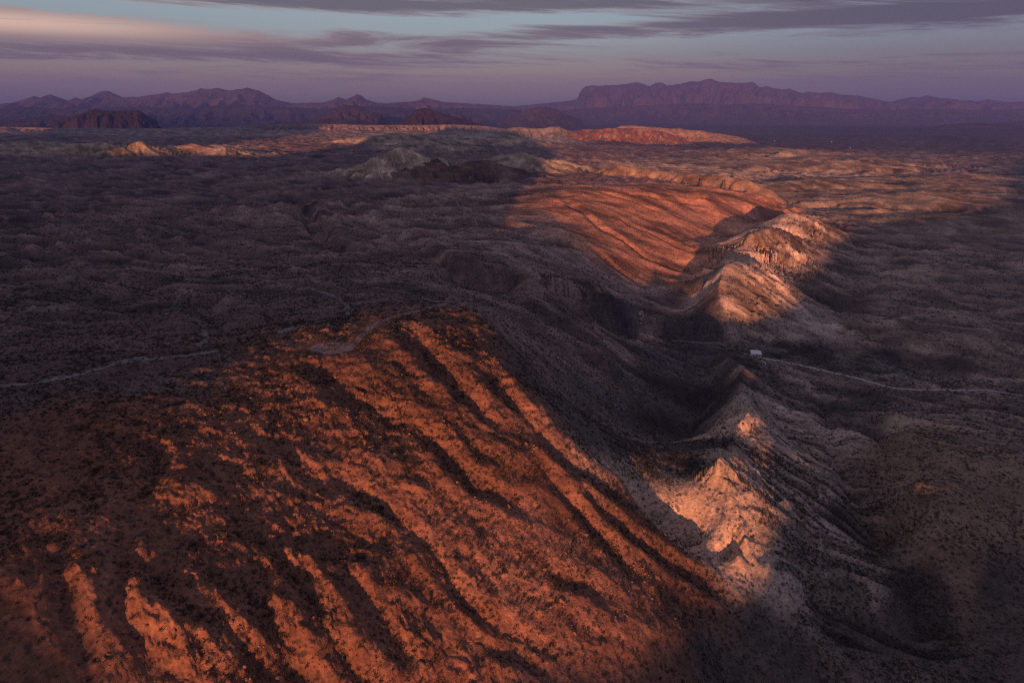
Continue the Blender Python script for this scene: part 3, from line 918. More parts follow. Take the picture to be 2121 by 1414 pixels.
# ------------------------------------------------------------------ unseen ridge added behind the camera (west), crest shaped to shade the view
def build_shade_ridge():
    prof = SHADE_CREST
    l = np.concatenate([np.arange(-5200, -900, 40.0), np.arange(-900, -200, 12.0), np.arange(-200, 420, 4.0), np.arange(420, 1200, 12.0), np.arange(1200, 5200, 40.0)])
    t = np.concatenate([np.linspace(-2600, -1060, 16), np.linspace(-1000, -420, 18)])
    Lg, Tg = np.meshgrid(l, t)
    crest = np.interp(Lg, [p[0] for p in prof], [p[1] for p in prof]) + 1000 * SUN_T
    crest = crest + 2.5 * fbm(Lg / 40, Lg * 0 + 3.3, 3, 201)
    fall = np.abs(Tg + 1000)
    spur = ridged(Lg / 110, Tg / 260, 3, 203)
    rate = np.maximum(np.where(Tg > -1000, (crest + 390) / 520, 0.42), 0.30)
    h = crest - fall * rate * (1 + 0.35 * (1 - spur) * (fall > 1))
    h = np.maximum(h, -420)
    x = Lg * ca + Tg * sa; y = -Lg * sa + Tg * ca
    col = np.tile(np.array([[.2, .13, .1]]), (x.size, 1))
    me = mesh_np('shade_ridge', np.stack([x.ravel(), y.ravel(), h.ravel() + Z0], 1), grid_faces(len(t), len(l)), M_FAR, True, {'ground_colour': col})
    o = link(bpy.data.objects.new('hill', me))
    tag(o, 'unseen ridge added behind the camera, crest shaped to shade the land', 'hill', kind='structure')


SHADE_CREST = [(-5200, 520), (-3300, 470), (-2750, 430), (-2520, 75), (-1780, 70), (-1620, 420), (-1000, 380), (-880, 340), (-600, 230), (-460, 165), (-380, 105), (-300, 30), (-275, -50), (-240, -110), (-220, -114), (-193, -126), (-165, -139), (-120, -166), (-58, -194), (-33, -196), (-8, -201), (31, -210), (53, -214), (70, -222), (89, -222), (97, -206), (102, -207), (112, -209), (121, -208), (127, -197), (134, -193), (142, -198), (148, -211), (153, -212), (158, -203), (165, -205), (206, -209), (250, -202), (316, -190), (391, -169), (517, -135), (837, -108), (1100, -85), (1500, -20), (2000, 60), (2600, 150), (5200, 240)]
build_shade_ridge()


# ------------------------------------------------------------------ far ranges, mesas and buttes
def build_range(name, sil, ymid, depth, base_z, col, label, cat, spurs=0.55, wl=420, seed=1, cliff=0.0, kind='structure', step=1.2, col2=None):
    us = np.arange(sil[0][0], sil[-1][0] + step, step)
    vs = np.interp(us, [p[0] for p in sil], [p[1] for p in sil])
    x0, zc = aty(us, vs, ymid)
    zc = zc + (zc - base_z) * 0.02 * perlin(x0 / (wl * .5), x0 * 0, seed + 5)
    nrow = 46
    s = np.concatenate([-np.linspace(1, 0, nrow) ** 1.0, np.linspace(0.08, 1, 10)])
    S, ZC = np.meshgrid(s, zc, indexing='ij')
    _, X0 = np.meshgrid(s, x0, indexing='ij')
    Y = ymid + S * depth
    X = X0 * (Y / ymid)
    X = X0
    t = np.abs(S)
    rl = ridged(X0 / wl + 0.3 * perlin(X0 / wl, Y / wl, seed), Y / (wl * 3.2), 4, seed)
    prof = np.clip(1 - t, 0, 1) ** 1.35
    if cliff:
        prof = prof * (1 - cliff) + cliff * sstep(0.55 - t + 0.1 * (rl - .7), 0.0, 0.22)
    f = prof * (1 - spurs * sstep(t, 0.02, 0.35) * (1 - np.clip(rl, 0, 1)))
    h = base_z - 40 * sstep(t, .9, 1) + np.maximum(ZC - base_z, 0) * f
    n = 0.04 * np.maximum(ZC - base_z, 0) * fbm(X0 / (wl * .3), Y / (wl * .3), 3, seed + 9) * (1 - t) * sstep(t, 0.0, .12)
    h = h + n
    c = np.tile(np.array([col], np.float32), (X.size, 1))
    if col2 is not None:
        k = sstep(fbm(X0 / (wl * .8), Y / (wl * .8), 3, seed + 2), -0.1, 0.35).ravel()[:, None]
        c = c * (1 - k) + np.array([col2]) * k
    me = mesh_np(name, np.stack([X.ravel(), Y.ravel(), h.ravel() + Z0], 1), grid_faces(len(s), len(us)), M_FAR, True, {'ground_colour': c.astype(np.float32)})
    o = link(bpy.data.objects.new(name, me))
    tag(o, label, cat, kind=kind)
    return o


def P(s):
    return [tuple(map(float, t.split(','))) for t in s.split()]


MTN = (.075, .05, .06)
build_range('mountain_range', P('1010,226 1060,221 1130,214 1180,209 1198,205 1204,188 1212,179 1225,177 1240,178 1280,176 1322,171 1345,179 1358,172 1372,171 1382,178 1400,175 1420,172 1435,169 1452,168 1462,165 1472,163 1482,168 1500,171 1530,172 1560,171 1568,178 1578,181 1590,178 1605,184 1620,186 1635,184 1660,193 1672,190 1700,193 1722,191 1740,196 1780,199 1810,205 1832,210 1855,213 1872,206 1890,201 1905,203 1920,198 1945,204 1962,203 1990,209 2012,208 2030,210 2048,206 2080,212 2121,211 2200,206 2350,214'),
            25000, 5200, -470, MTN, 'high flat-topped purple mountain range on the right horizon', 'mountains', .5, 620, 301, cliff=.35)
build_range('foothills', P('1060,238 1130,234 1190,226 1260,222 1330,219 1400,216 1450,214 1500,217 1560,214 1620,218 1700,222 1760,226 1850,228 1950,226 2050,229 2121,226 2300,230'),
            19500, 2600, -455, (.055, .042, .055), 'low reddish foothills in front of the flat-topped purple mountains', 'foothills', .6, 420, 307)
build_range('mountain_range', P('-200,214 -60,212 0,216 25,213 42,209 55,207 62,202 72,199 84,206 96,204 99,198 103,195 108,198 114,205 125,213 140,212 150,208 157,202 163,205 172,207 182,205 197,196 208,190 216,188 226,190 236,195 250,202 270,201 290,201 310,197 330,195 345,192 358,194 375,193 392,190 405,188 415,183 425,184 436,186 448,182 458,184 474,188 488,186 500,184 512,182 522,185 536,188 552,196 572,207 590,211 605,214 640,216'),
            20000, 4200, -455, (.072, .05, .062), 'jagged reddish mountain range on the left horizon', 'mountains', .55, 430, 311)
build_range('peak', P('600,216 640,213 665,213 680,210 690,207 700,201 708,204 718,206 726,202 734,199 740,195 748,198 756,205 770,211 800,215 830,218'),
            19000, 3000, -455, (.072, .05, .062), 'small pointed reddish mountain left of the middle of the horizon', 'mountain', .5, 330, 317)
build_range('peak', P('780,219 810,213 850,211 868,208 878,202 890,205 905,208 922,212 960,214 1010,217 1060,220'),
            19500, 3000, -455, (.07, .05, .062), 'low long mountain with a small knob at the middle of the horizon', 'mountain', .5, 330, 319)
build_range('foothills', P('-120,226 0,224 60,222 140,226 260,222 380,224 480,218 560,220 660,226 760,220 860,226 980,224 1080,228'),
            15500, 1900, -440, (.03, .03, .045), 'dim low hills in front of the jagged reddish mountains', 'foothills', .6, 300, 323)  # shadow at the mountain foot put into the dark blue colour
build_range('hill', P('660,240 690,226 715,217 735,219 760,228 790,238'), 12500, 1100, -430, (.042, .03, .036), 'small dark red hill below the small pointed mountain', 'hill', .5, 180, 329)
build_range('bluff', P('-120,264 0,263 60,264 130,266 200,265 260,266 330,266 400,266 450,265 500,262 530,259 570,257 640,257 700,257 760,259 820,259 880,259 930,258 960,259 1000,261 1040,266 1080,272'), 6600, 330, -246, (.27, .21, .185), 'long pale eroded bluff across the far edge of the dark plateau', 'bluff', .75, 75, 381, cliff=.25, step=.6)
build_range('mesa', P('118,262 140,250 158,239 172,234 186,229 198,226 212,229 240,230 286,228 296,233 304,243 318,256 326,262'),
            9200, 620, -415, (.028, .022, .027), 'dark flat-topped mesa behind the pale bluff on the left', 'mesa', .35, 130, 331, cliff=.6, step=.8)
build_range('hill', P('-60,252 0,254 40,248 80,243 118,240 150,244 180,252 230,260'), 10200, 900, -415, (.03, .03, .04), 'long dim blue hill behind the dark mesa', 'hill', .4, 200, 337)
build_range('butte', P('800,258 832,250 848,240 858,231 866,226 878,224 890,226 905,232 925,238 948,244 975,252 1000,259'),
            9000, 700, -415, (.032, .024, .029), 'dark red tapering butte behind the two white buildings', 'butte', .4, 140, 341, step=.8)
build_range('butte', P('1040,246 1070,238 1090,229 1108,223 1130,222 1150,226 1162,232 1185,241 1205,247'),
            13000, 1100, -432, (.042, .03, .038), 'dim red rounded butte just left of the flat-topped range', 'butte', .4, 190, 347)
build_range('hill', P('560,256 620,252 660,248 700,246 730,249 760,254 800,258'), 9800, 700, -418, (.03, .028, .036), 'low dim hill on the dark basin behind the bluff', 'hill', .4, 160, 349)
build_range('ridge', P('1022,280 1040,270 1056,265 1080,263 1100,266 1125,266 1140,263 1158,262 1166,266 1180,272 1205,277 1230,284'),
            6300, 520, -330, (.27, .215, .175), 'pale eroded badland ridge beside the long red hill', 'ridge', .6, 80, 353, step=.7)
build_range('ridge', P('1170,284 1186,274 1205,268 1230,268 1262,265 1300,266 1328,266 1352,269 1380,275 1400,282 1425,287'),
            6150, 480, -338, (.23, .10, .065), 'long red hill in evening sun on the plain', 'ridge', .5, 70, 359, step=.7, col2=(.30, .17, .11))
build_range('ridge', P('1270,268 1285,261 1310,260 1335,262 1350,263 1366,264 1390,267 1408,265 1425,269 1440,270 1456,271 1472,275 1500,278 1528,283 1545,287'),
            6700, 420, -338, (.36, .22, .15), 'row of pale orange knobs behind the long red hill', 'ridge', .5, 70, 367, step=.7)
build_range('hill', P('1900,268 1960,258 2020,254 2080,256 2121,252 2240,258'), 11500, 900, -428, (.035, .032, .042), 'low dark hill on the plain under the right end of the range', 'hill', .5, 190, 373)

# ------------------------------------------------------------------ air
def build_haze():
    m = bpy.data.materials.new('haze'); m.use_nodes = True
    nt = m.node_tree
    for n in list(nt.nodes): nt.nodes.remove(n)
    out = nt.nodes.new('ShaderNodeOutputMaterial'); v = nt.nodes.new('ShaderNodeVolumePrincipled')
    v.inputs['Color'].default_value = (*HAZE_COL, 1)
    v.inputs['Density'].default_value = HAZE_DENS
    v.inputs['Anisotropy'].default_value = 0.0
    nt.links.new(v.outputs[0], out.inputs['Volume'])
    x, z0, z1 = 34500.0, -560 + Z0, 880 + Z0
    vs = [(sx * x, sy * x, z) for z in (z0, z1) for sx, sy in ((-1, -1), (1, -1), (1, 1), (-1, 1))]
    fs = [(3, 2, 1, 0), (4, 5, 6, 7), (0, 1, 5, 4), (1, 2, 6, 5), (2, 3, 7, 6), (3, 0, 4, 7)]
    me = mesh_np('haze', vs, fs, m, False)
    tag(link(bpy.data.objects.new('haze', me)), 'thin violet evening haze over the whole desert', 'haze', kind='stuff')


HAZE_COL = (0.20, 0.30, 0.98)
HAZE_DENS = 3.2e-5
build_haze()

# ------------------------------------------------------------------ tracks and bare pads, laid as sheets on the ground
M_ROAD = mat_simple('pale_gravel', (.46, .41, .41), 0.95, 0.25, 0.4)
M_TRACK = mat_simple('bare_earth', (.20, .165, .17), 0.95, 0.3, 0.25)


def ribbon(name, spec, label, cat, mat, lift=0.25):
    """spec: 'u,v,width_m ...' picked along the middle of the track"""
    P_ = []
    for t in spec.split():
        u, v, w = map(float, t.split(','))
        g = ground_hit(u, v); P_.append((g[0], g[1], w))
    P_ = np.array(P_)
    seg = np.hypot(*np.diff(P_[:, :2], axis=0).T); s = np.concatenate([[0], np.cumsum(seg)])
    n = int(s[-1] / 2.5) + 2
    q = np.linspace(0, s[-1], n)
    # smooth the centre line
    cx, cy, cw = (np.interp(q, s, P_[:, k]) for k in range(3))
    ker = np.ones(9) / 9

    def sm(a):
        if n < 20: return a
        p = np.concatenate([np.full(4, a[0]), a, np.full(4, a[-1])])
        return np.convolve(p, ker, 'valid')
    for _ in range(3):
        cx, cy = sm(cx), sm(cy)
    tx, ty = np.gradient(cx), np.gradient(cy)
    L_ = np.hypot(tx, ty) + 1e-9
    nx, ny = -ty / L_, tx / L_
    k = 7
    rows = []
    edge = 1 + 0.28 * perlin(q / 9, q * 0 + 1.5, 401); edge2 = 1 + 0.28 * perlin(q / 9, q * 0 + 7.5, 402)
    for j in range(k):
        f = j / (k - 1) - 0.5
        wv = cw * f * np.where(f < 0, edge, edge2)
        X, Y = cx + nx * wv, cy + ny * wv
        Zt = np.maximum.reduce([grid_at(X + dx, Y + dy) for dx, dy in ((0, 0), (.6, 0), (-.6, 0), (0, .6), (0, -.6))])
        rows.append(np.stack([X, Y, Zt + lift * (1 - 1.2 * abs(f)) + Z0], 1))
    V = np.stack(rows, 1).reshape(-1, 3)
    me = mesh_np(name, V, grid_faces(n, k), mat, True)
    return tag(link(bpy.data.objects.new(name, me)), label, cat, kind='structure')


ribbon('dirt_road', ROAD, 'pale gravel road winding from the white-roofed house to the right', 'road', M_ROAD, 0.5)
ribbon('yard', '1545,733,5 1570,741,16 1590,748,22 1615,753,16 1650,757,8', 'bare grey yard beside the white-roofed house', 'yard', M_TRACK, 0.3)
ribbon('dirt_track', EDGE_TRACK, 'pale track with bare pads along the dark plateau edge', 'track', M_TRACK, 0.25)
ribbon('dirt_track', DOME_TRACK, 'pale track curving up from the clearing to the dome top', 'track', M_TRACK, 0.25)
ribbon('dirt_track', FORK_TRACK, 'dim forked track on the plateau behind the clearing', 'track', M_TRACK, 0.25)
ribbon('dirt_track', '400,722,4 415,713,4 430,706,5 428,699,4 420,692,4 428,687,4 410,682,3', 'short zigzag track dropping behind the plateau edge', 'track', M_TRACK, 0.25)
ribbon('dirt_track', '935,408,5 960,432,5 966,446,5 985,458,5 990,470,4', 'thin winding track over the dark central hill', 'track', M_TRACK, 0.8)
ribbon('clearing', '650,716,6 668,720,18 690,722,22 712,718,20 735,714,9', 'bare pale clearing round the dark-roofed shelter', 'clearing', M_TRACK, 0.25)
ribbon('wash', '1380,703,6 1420,708,8 1460,711,7 1500,713,6 1545,718,5 1600,725,5 1640,733,5', 'dark dry wash running through the gap in the ridge', 'wash', mat_simple('wash_gravel', (.16, .145, .145), 0.95, 0.3, 0.2), 0.2)


# ------------------------------------------------------------------ buildings
M_WHITE = mat_simple('white_sheet_metal', (.72, .76, .80), 0.55, 0.06, 1.5)
M_PALE_T = mat_simple('weathered_aluminium', (.34, .36, .40), 0.7, 0.1, 1.0)
M_PINKW = mat_simple('pale_stucco', (.50, .42, .38), 0.9, 0.12, 1.0)
M_DARKR = mat_simple('dark_roofing', (.028, .024, .026), 0.8, 0.2, 1.0)
M_WOOD = mat_simple('weathered_timber', (.14, .11, .09), 0.9, 0.25, 2.0)
M_GLASS = mat_simple('window_glass', (.02, .025, .03), 0.15)
M_BRICK = mat_simple('red_adobe', (.30, .13, .10), 0.95, 0.2, 0.8)


def box(bm, cx, cy, cz, sx, sy, sz):
    g = bmesh.ops.create_cube(bm, size=1.0)
    for v in g['verts']:
        v.co.x = v.co.x * sx + cx; v.co.y = v.co.y * sy + cy; v.co.z = v.co.z * sz + cz
    return g['verts']


def part(name, bm, mat, parent):
    me = bpy.data.meshes.new(name); bm.to_mesh(me); bm.free(); me.materials.append(mat)
    return link(bpy.data.objects.new(name, me), parent)


def empty(name, loc, rz):
    o = link(bpy.data.objects.new(name, None)); o.location = loc; o.rotation_euler = (0, 0, rz)
    return o


def house(name, u, v, yaw, w, d, hgt, label, cat, wall, roof, rise=0.5, windows=2, group=None, sink=0.0):
    x, y, z = ground_hit(u, v)
    cr = [(x + a, y + b) for a in (-w / 2, w / 2) for b in (-d / 2, d / 2)]
    z = max(z, max(float(grid_at(np.array(a), np.array(b))) for a, b in cr)) - 0.15
    o = empty(name, (x, y, z + Z0), yaw); tag(o, label, cat, group)
    bm = bmesh.new(); box(bm, 0, 0, hgt / 2 - 0.8, w, d, hgt + 1.6)
    part('wall', bm, wall, o)
    # low gable with eaves, ridge along y
    ov = 0.35
    bm = bmesh.new()
    a = [(-w / 2 - ov, hgt), (0, hgt + rise), (w / 2 + ov, hgt), (w / 2 + ov, hgt + .14), (0, hgt + rise + .14), (-w / 2 - ov, hgt + .14)]
    f = [[bm.verts.new((px, yy, pz)) for px, pz in a] for yy in (-d / 2 - ov, d / 2 + ov)]
    for i in range(6):
        j = (i + 1) % 6
        bm.faces.new((f[0][i], f[0][j], f[1][j], f[1][i]))
    bm.faces.new(f[0][::-1]); bm.faces.new(f[1])
    bmesh.ops.recalc_face_normals(bm, faces=bm.faces)
    rf = part('roof', bm, roof, o)
    if windows:
        for k in range(windows):
            bm = bmesh.new(); xx = (-0.32 + 0.64 * (k + .0) / max(1, windows - 1)) * w
            box(bm, xx, -d / 2 - 0.02, hgt * .58, min(1.4, w * .12), 0.10, hgt * .32)
            part('window', bm, M_GLASS, o)
        bm = bmesh.new(); box(bm, 0.02 * w, -d / 2 - 0.02, hgt * .36, 1.0, 0.09, hgt * .72)
        part('door', bm, M_WOOD, o)
    return o


house('house', 1565, 738, R(-12), 13.0, 16.0, 3.8, 'low house with pale blue-white metal roof at the end of the gravel road', 'house', M_PINKW, M_WHITE, 0.55, 3)
house('house', 582, 402, R(8), 15, 7, 4.0, 'long pinkish building on the dark plateau below the pale cone hill', 'house', mat_simple('pink_plaster', (.42, .25, .22), 0.9, 0.15, 1.0), M_BRICK, 0.8, 3)
house('trailer', 662, 391, R(-10), 11, 4.5, 3.6, 'small white trailer alone in a dark gully of the plateau', 'trailer', M_PALE_T, M_PALE_T, 0.3, 2)
house('building', 942.5, 258.5, R(5), 22, 10, 9, 'wider of the two white buildings on the far bluff crest', 'building', M_WHITE, M_WHITE, 1.5, 2)
house('building', 946.8, 258.5, R(5), 9, 9, 11, 'narrow taller white building on the far bluff crest', 'building', M_WHITE, M_WHITE, 1.0, 0)
house('trailer', 426, 275.5, R(0), 14, 7, 5, 'left one of two white trailers at the foot of the bluff', 'trailer', M_PALE_T, M_PALE_T, 0.4, 2)
house('trailer', 433.5, 275.5, R(-6), 22, 7, 5, 'longer white trailer, right of its pair, at the foot of the bluff', 'trailer', M_PALE_T, M_PALE_T, 0.4, 3)
house('trailer', 538, 280, R(10), 9, 7, 5, 'single white trailer on the dark plain below the bluff', 'trailer', M_PALE_T, M_PALE_T, 0.4, 2)
house('trailer', 1604, 292, R(4), 10, 8, 5, 'white speck of a trailer on the dark plain right of the long red hill', 'trailer', M_PALE_T, M_PALE_T, 0.4, 2)
house('trailer', 1722, 294.5, R(-4), 13, 8, 5, 'white trailer on the dark plain, further right', 'trailer', M_PALE_T, M_PALE_T, 0.4, 2)
house('trailer', 1761, 307, R(4), 9, 7, 4, 'small white trailer at the near edge of the dark plain', 'trailer', M_PALE_T, M_PALE_T, 0.4, 2)


def low_wall():
    x, y, z = ground_hit(1577, 748.5); x2, y2, z2 = ground_hit(1586, 754); x3, y3, z3 = ground_hit(1585.3, 757)
    o = empty('low_wall', (x2, y2, z2 + Z0), 0)
    tag(o, 'low white wall bent like an L on the bare yard below the house', 'wall')
    for (ax, ay, az_), (bx_, by_, bz_) in (((x, y, z), (x2, y2, z2)), ((x2, y2, z2), (x3, y3, z3))):
        L_ = math.hypot(bx_ - ax, by_ - ay)
        bm = bmesh.new(); box(bm, L_ / 2, 0, 0.4, L_ + .4, 0.9, 1.5)
        p = part('wall_run', bm, mat_simple('whitewash', (.62, .58, .56), 0.9, 0.1, 2.0), o)
        p.location = (ax - x2, ay - y2, (az_ + bz_) / 2 - z2); p.rotation_euler = (0, math.atan2(az_ - bz_, L_) * 0, math.atan2(by_ - ay, bx_ - ax))


low_wall()


def shelter():
    x, y, z = ground_hit(687, 724)
    o = empty('shelter', (x, y, z + Z0), R(-4)); tag(o, 'open shelter with flat dark roof on posts in the pale clearing', 'shelter')
    w, d, h = 4.8, 4.4, 2.4
    for sx in (-1, 1):
        for sy in (-1, 1):
            bm = bmesh.new(); box(bm, sx * (w / 2 - .2), sy * (d / 2 - .2), h / 2 - .4, .16, .16, h + .8); part('post', bm, M_WOOD, o)
    bm = bmesh.new(); box(bm, 0, 0, h + .09, w, d, .14); part('roof', bm, M_DARKR, o)
    bm = bmesh.new(); box(bm, 0, -d / 2 + .2, h - .1, w - .3, .12, .2); part('beam', bm, M_WOOD, o)
    bm = bmesh.new(); box(bm, 0, d / 2 - .2, h - .1, w - .3, .12, .2); part('beam', bm, M_WOOD, o)


shelter()
print('built', round(time.time() - T0, 1))


# ------------------------------------------------------------------ rocks and scrub
def rock_mesh(seed, sub=1):
    rn = random.Random(seed)
    bm = bmesh.new(); bmesh.ops.create_icosphere(bm, subdivisions=sub, radius=0.5)
    # cut flat faces so that the block looks broken, not rounded
    for _ in range(5):
        n = (rn.uniform(-1, 1), rn.uniform(-1, 1), rn.uniform(-.4, 1)); L_ = math.sqrt(sum(c * c for c in n)) or 1
        n = [c / L_ for c in n]; lim = rn.uniform(.22, .40)
        for v in bm.verts:
            q = sum(a * b for a, b in zip(v.co, n))
            if q > lim:
                for k in range(3): v.co[k] -= n[k] * (q - lim)
    sx, sy, sz = rn.uniform(.9, 1.4), rn.uniform(.7, 1.1), rn.uniform(.5, .85)
    for v in bm.verts:
        v.co.x *= sx; v.co.y *= sy; v.co.z = v.co.z * sz + .12
        v.co += (v.co * 0) ; v.co.x += rn.uniform(-.04, .04); v.co.y += rn.uniform(-.04, .04); v.co.z += rn.uniform(-.03, .03)
    me = bpy.data.meshes.new('rock'); bm.to_mesh(me); bm.free()
    return me


def shrub_mesh(seed, n=30):
    rn = random.Random(seed)
    V, F = [], []
    for i in range(n):
        a = rn.uniform(0, 2 * math.pi); rr = 0.5 * math.sqrt(rn.random()); zz = rn.uniform(.08, .75) * (1 - .9 * (rr / .5) ** 2 * .6)
        c = np.array([rr * math.cos(a), rr * math.sin(a), zz])
        d = np.array([math.cos(a) * rn.uniform(.2, 1), math.sin(a) * rn.uniform(.2, 1), rn.uniform(.1, 1)]); d /= np.linalg.norm(d)
        e = np.cross(d, [rn.uniform(-1, 1), rn.uniform(-1, 1), rn.uniform(-1, 1)]); e /= np.linalg.norm(e) + 1e-9
        ln, wd = rn.uniform(.16, .30), rn.uniform(.09, .16)
        k = len(V)
        V += [c - d * ln * .5 - e * wd * .5, c - d * ln * .5 + e * wd * .5, c + d * ln * .6 + e * wd * .25, c + d * ln * .6 - e * wd * .3]
        F += [(k, k + 1, k + 2, k + 3)]
    for i in range(4):  # stems from the root
        a = rn.uniform(0, 2 * math.pi); k = len(V)
        V += [np.array([-.02, 0, -.1]), np.array([.02, 0, -.1]), np.array([.25 * math.cos(a) + .015, .25 * math.sin(a), .4]), np.array([.25 * math.cos(a) - .015, .25 * math.sin(a), .4])]
        F += [(k, k + 1, k + 2, k + 3)]
    return mesh_np('shrub', V, F, None, False)


def mat_random(name, cols, rough=.9):
    m = bpy.data.materials.new(name); m.use_nodes = True
    nt = m.node_tree; b = nt.nodes['Principled BSDF']; b.inputs['Roughness'].default_value = rough
    b.inputs['Specular IOR Level'].default_value = 0.1
    oi = nt.nodes.new('ShaderNodeObjectInfo'); r = nt.nodes.new('ShaderNodeValToRGB')
    while len(r.color_ramp.elements) < len(cols): r.color_ramp.elements.new(.5)
    for i, (e, c) in enumerate(zip(r.color_ramp.elements, cols)):
        e.position = i / (len(cols) - 1); e.color = (*c, 1)
    nt.links.new(oi.outputs['Random'], r.inputs[0])
    tc = nt.nodes.new('ShaderNodeTexCoord'); n = nt.nodes.new('ShaderNodeTexNoise'); n.inputs['Scale'].default_value = 5
    nt.links.new(tc.outputs['Object'], n.inputs['Vector'])
    mx = nt.nodes.new('ShaderNodeMix'); mx.data_type = 'RGBA'; mx.blend_type = 'MULTIPLY'; mx.inputs[0].default_value = .6
    nt.links.new(r.outputs[0], mx.inputs[6]); nt.links.new(n.outputs['Color'], mx.inputs[7])
    mr = nt.nodes.new('ShaderNodeMapRange'); mr.inputs[1].default_value = .3; mr.inputs[2].default_value = .7; mr.inputs[3].default_value = .5; mr.inputs[4].default_value = 1.3
    nt.links.new(n.outputs[0], mr.inputs[0]); nt.links.new(mr.outputs[0], mx.inputs[7])
    nt.links.new(mx.outputs[2], b.inputs['Base Color'])
    return m


M_ROCK = mat_random('red_rock', [(.20, .10, .065), (.28, .145, .09), (.23, .13, .085), (.32, .185, .12)])
M_SHRUB = mat_random('desert_scrub', [(.03, .03, .02), (.055, .045, .03), (.10, .07, .048), (.042, .045, .028), (.15, .10, .07), (.05, .042, .03)])
ROCKS = [rock_mesh(900 + i, 1 if i < 4 else 2) for i in range(6)]
SHRUBS = [shrub_mesh(700 + i, 30) for i in range(5)]
for me in ROCKS: me.materials.append(M_ROCK)
for me in SHRUBS: me.materials.append(M_SHRUB)


def in_frame(x, y, z, mrg=0):
    u, v = pix(x, y, z)
    return (u > -mrg) & (u < 2121 + mrg) & (v > 0) & (v < 1414 + mrg)


def scatter(n, rmin, rmax, az=43):
    a = RNG.uniform(-az, az, n) * math.pi / 180
    r = np.sqrt(RNG.uniform(rmin ** 2, rmax ** 2, n))
    return r * np.sin(a), r * np.cos(a)


def gn_instances(name, x, y, z, sc, rz, meshes, label, cat):
    """one object: a point per plant or stone, instanced by geometry nodes"""
    me = bpy.data.meshes.new(name)
    me.vertices.add(len(x)); me.vertices.foreach_set('co', np.stack([x, y, z + Z0], 1).astype(np.float32).ravel())
    for nm, val in (('size', sc), ('turn', rz)):
        a = me.attributes.new(nm, 'FLOAT', 'POINT'); a.data.foreach_set('value', val.astype(np.float32))
    o = link(bpy.data.objects.new(name, me))
    col = bpy.data.collections.new(name + '_kinds')
    for m_ in meshes:
        col.objects.link(bpy.data.objects.new(m_.name, m_))
    ng = bpy.data.node_groups.new(name, 'GeometryNodeTree')
    ng.interface.new_socket('Geometry', in_out='INPUT', socket_type='NodeSocketGeometry')
    ng.interface.new_socket('Geometry', in_out='OUTPUT', socket_type='NodeSocketGeometry')
    N, L = ng.nodes.new, ng.links.new
    gi, go = N('NodeGroupInput'), N('NodeGroupOutput')
    ci = N('GeometryNodeCollectionInfo'); ci.inputs[0].default_value = col; ci.inputs['Separate Children'].default_value = True
    mp = N('GeometryNodeMeshToPoints'); L(gi.outputs[0], mp.inputs[0])
    ip = N('GeometryNodeInstanceOnPoints'); ip.inputs['Pick Instance'].default_value = True
    L(mp.outputs[0], ip.inputs['Points']); L(ci.outputs[0], ip.inputs['Instance'])
    a1 = N('GeometryNodeInputNamedAttribute'); a1.data_type = 'FLOAT'; a1.inputs['Name'].default_value = 'size'
    a2 = N('GeometryNodeInputNamedAttribute'); a2.data_type = 'FLOAT'; a2.inputs['Name'].default_value = 'turn'
    cx = N('ShaderNodeCombineXYZ'); L(a2.outputs[0], cx.inputs[2])
    er = N('FunctionNodeEulerToRotation'); L(cx.outputs[0], er.inputs[0]); L(er.outputs[0], ip.inputs['Rotation'])
    cs = N('ShaderNodeCombineXYZ')
    for k in range(3): L(a1.outputs[0], cs.inputs[k])
    L(cs.outputs[0], ip.inputs['Scale'])
    ri = N('FunctionNodeRandomValue'); ri.data_type = 'INT'; ri.inputs['Min'].default_value = 0 if False else 0
    for s_ in ri.inputs:
        if s_.enabled and s_.name == 'Max' and s_.type == 'INT': s_.default_value = len(meshes) - 1
        if s_.enabled and s_.name == 'Min' and s_.type == 'INT': s_.default_value = 0
    out = [q for q in ri.outputs if q.enabled][0]
    L(out, ip.inputs['Instance Index'])
    L(ip.outputs[0], go.inputs[0])
    md = o.modifiers.new('scatter', 'NODES'); md.node_group = ng
    return tag(o, label, cat, kind='stuff')


def concave(x, y, e=5.0):
    h = grid_at(x, y)
    return (grid_at(x + e, y) + grid_at(x - e, y) + grid_at(x, y + e) + grid_at(x, y - e)) / 4 - h


def redness(x, y):
    c = grid_at(x, y, 'col')
    return c[:, 0] / c[:, 2], c[:, 0]


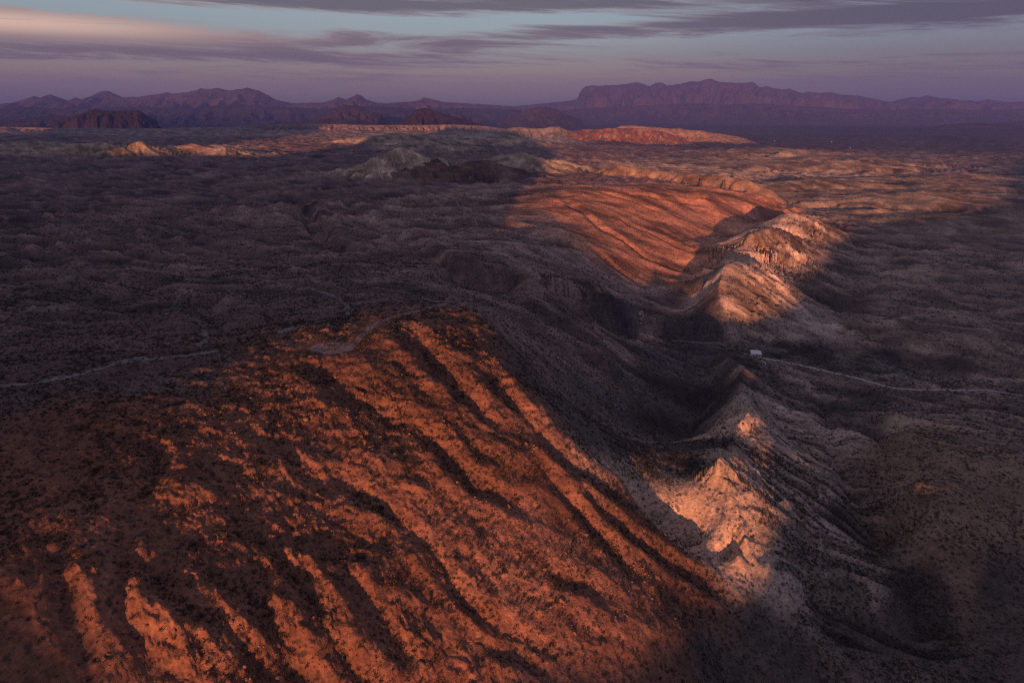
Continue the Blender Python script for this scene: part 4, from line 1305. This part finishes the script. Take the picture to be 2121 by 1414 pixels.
def plant_scrub():
    X, Y, S = [], [], []
    for n, r0, r1, s0, s1 in ((150000, 150, 520, .5, 1.9), (130000, 480, 1050, .9, 2.5), (90000, 950, 2000, 1.6, 3.4)):
        x, y = scatter(n, r0, r1)
        rd, br = redness(x, y)
        p = np.interp(br, [.08, .14, .17, .2, .24, .3, .36, .42], [.6, .75, .7, .95, .9, .7, .5, .35])
        p = p * (0.35 + 1.0 * sstep(fbm(x / 38, y / 38, 3, 501), -.35, .35))
        p = p * (0.55 + 1.1 * sstep(concave(x, y), -.15, .5))
        p = p * (0.75 + 1.6 * grid_at(x, y, 'rill'))
        k = RNG.random(n) < p
        x, y = x[k], y[k]
        X.append(x); Y.append(y); S.append(s0 + (s1 - s0) * RNG.random(len(x)) ** 2.2)
    X, Y, S = map(np.concatenate, (X, Y, S))
    Z = grid_at(X, Y) - 0.05 * S
    d = np.sqrt(X * X + Y * Y + Z * Z)
    big = np.where(in_frame(X, Y, Z, -6), S / d, 0)
    order = np.argsort(-big)
    top = order[:300]; rest = order[300:]
    rz = RNG.uniform(0, 6.28, len(X))
    proto = {}
    for i in top:
        rd, _ = redness(X[i:i + 1], Y[i:i + 1])
        o = bpy.data.objects.new('desert_shrub', SHRUBS[int(RNG.integers(0, 5))]); link(o)
        o.location = (X[i], Y[i], Z[i] + Z0); o.rotation_euler = (0, 0, rz[i]); o.scale = (S[i], S[i], S[i] * RNG.uniform(.7, 1.1))
        tag(o, 'dark low desert shrub on the red slope at the bottom of the photo' if rd[0] > 2.3 else 'dark low desert shrub on grey shaded ground near the lower right corner', 'shrub', 'desert shrubs on the near slope')
    gn_instances('desert_scrub', X[rest], Y[rest], Z[rest], S[rest], rz[rest], SHRUBS, 'thousands of small dark shrubs dotted over slopes and valleys', 'scrub')
    return len(X)


def place_rocks():
    x, y = scatter(70000, 150, 760)
    rd, br = redness(x, y)
    led = fbm(x / 60, y / 60, 3, 91)
    p = sstep(rd, 2.2, 2.9) * (0.05 + 0.9 * sstep(led, 0.02, .5)) * (0.3 + sstep(-concave(x, y, 4), -.1, .5))
    k = RNG.random(len(x)) < p * .8
    x, y = x[k], y[k]
    s = np.minimum(0.5 + RNG.lognormal(-.7, .65, len(x)), 3.2)
    z = grid_at(x, y) - 0.05
    d = np.sqrt(x * x + y * y + z * z)
    big = np.where(in_frame(x, y, z, -6), s / d, 0)
    order = np.argsort(-big); top = order[:300]; rest = order[300:]
    rz = RNG.uniform(0, 6.28, len(x))
    for i in top:
        o = bpy.data.objects.new('boulder', ROCKS[int(RNG.integers(0, 6))]); link(o)
        o.location = (x[i], y[i], z[i] + Z0); o.rotation_euler = (0, 0, rz[i]); o.scale = (s[i],) * 3
        tag(o, 'angular reddish boulder among scrub on the sunlit red slope', 'boulder', 'boulders on the red slope')
    gn_instances('rubble', x[rest], y[rest], z[rest], s[rest], rz[rest], ROCKS, 'reddish broken stones strewn over the ledges of the red slope', 'rubble')
    return len(x)


print('scrub', plant_scrub(), 'rocks', place_rocks(), round(time.time() - T0, 1))


def outcrop(u, v, size, label, mat, seed):
    x, y, z = ground_hit(u, v)
    o = empty('rock_outcrop', (x, y, z + Z0), 0); tag(o, label, 'rock')
    rn = random.Random(seed)
    for i in range(9):
        me = rock_mesh(seed + i, 2); me.materials.append(mat)
        p = link(bpy.data.objects.new('block', me), o)
        a = rn.uniform(0, 6.28); q = size * .55 * math.sqrt(rn.random()); s = size * rn.uniform(.28, .6)
        px, py = q * math.cos(a), q * .6 * math.sin(a)
        p.location = (px, py, float(grid_at(np.array(x + px), np.array(y + py))) - z - .1); p.scale = (s, s, s * rn.uniform(.8, 1.3)); p.rotation_euler = (0, 0, rn.uniform(0, 6.28))


M_PALEROCK = mat_simple('pale_rock', (.42, .33, .28), .95, .2, .5)
M_REDROCK = mat_simple('red_cliff_rock', (.34, .15, .11), .95, .25, .3)
outcrop(1328, 657, 13, 'pale lone rock outcrop on the dark valley side below the cliff band', M_PALEROCK, 31)
outcrop(684, 514, 20, 'reddish rock outcrop beside the dark plateau gully', M_REDROCK, 47)
outcrop(867, 488, 16, 'small reddish outcrop on the dark central plateau', M_REDROCK, 61)
outcrop(641, 424, 24, 'low red rock heap near the long pinkish building', M_REDROCK, 77)
outcrop(467, 718, 2.2, 'tiny pale rocks at the end of the plateau track', M_PALEROCK, 83)
print('done', round(time.time() - T0, 1))
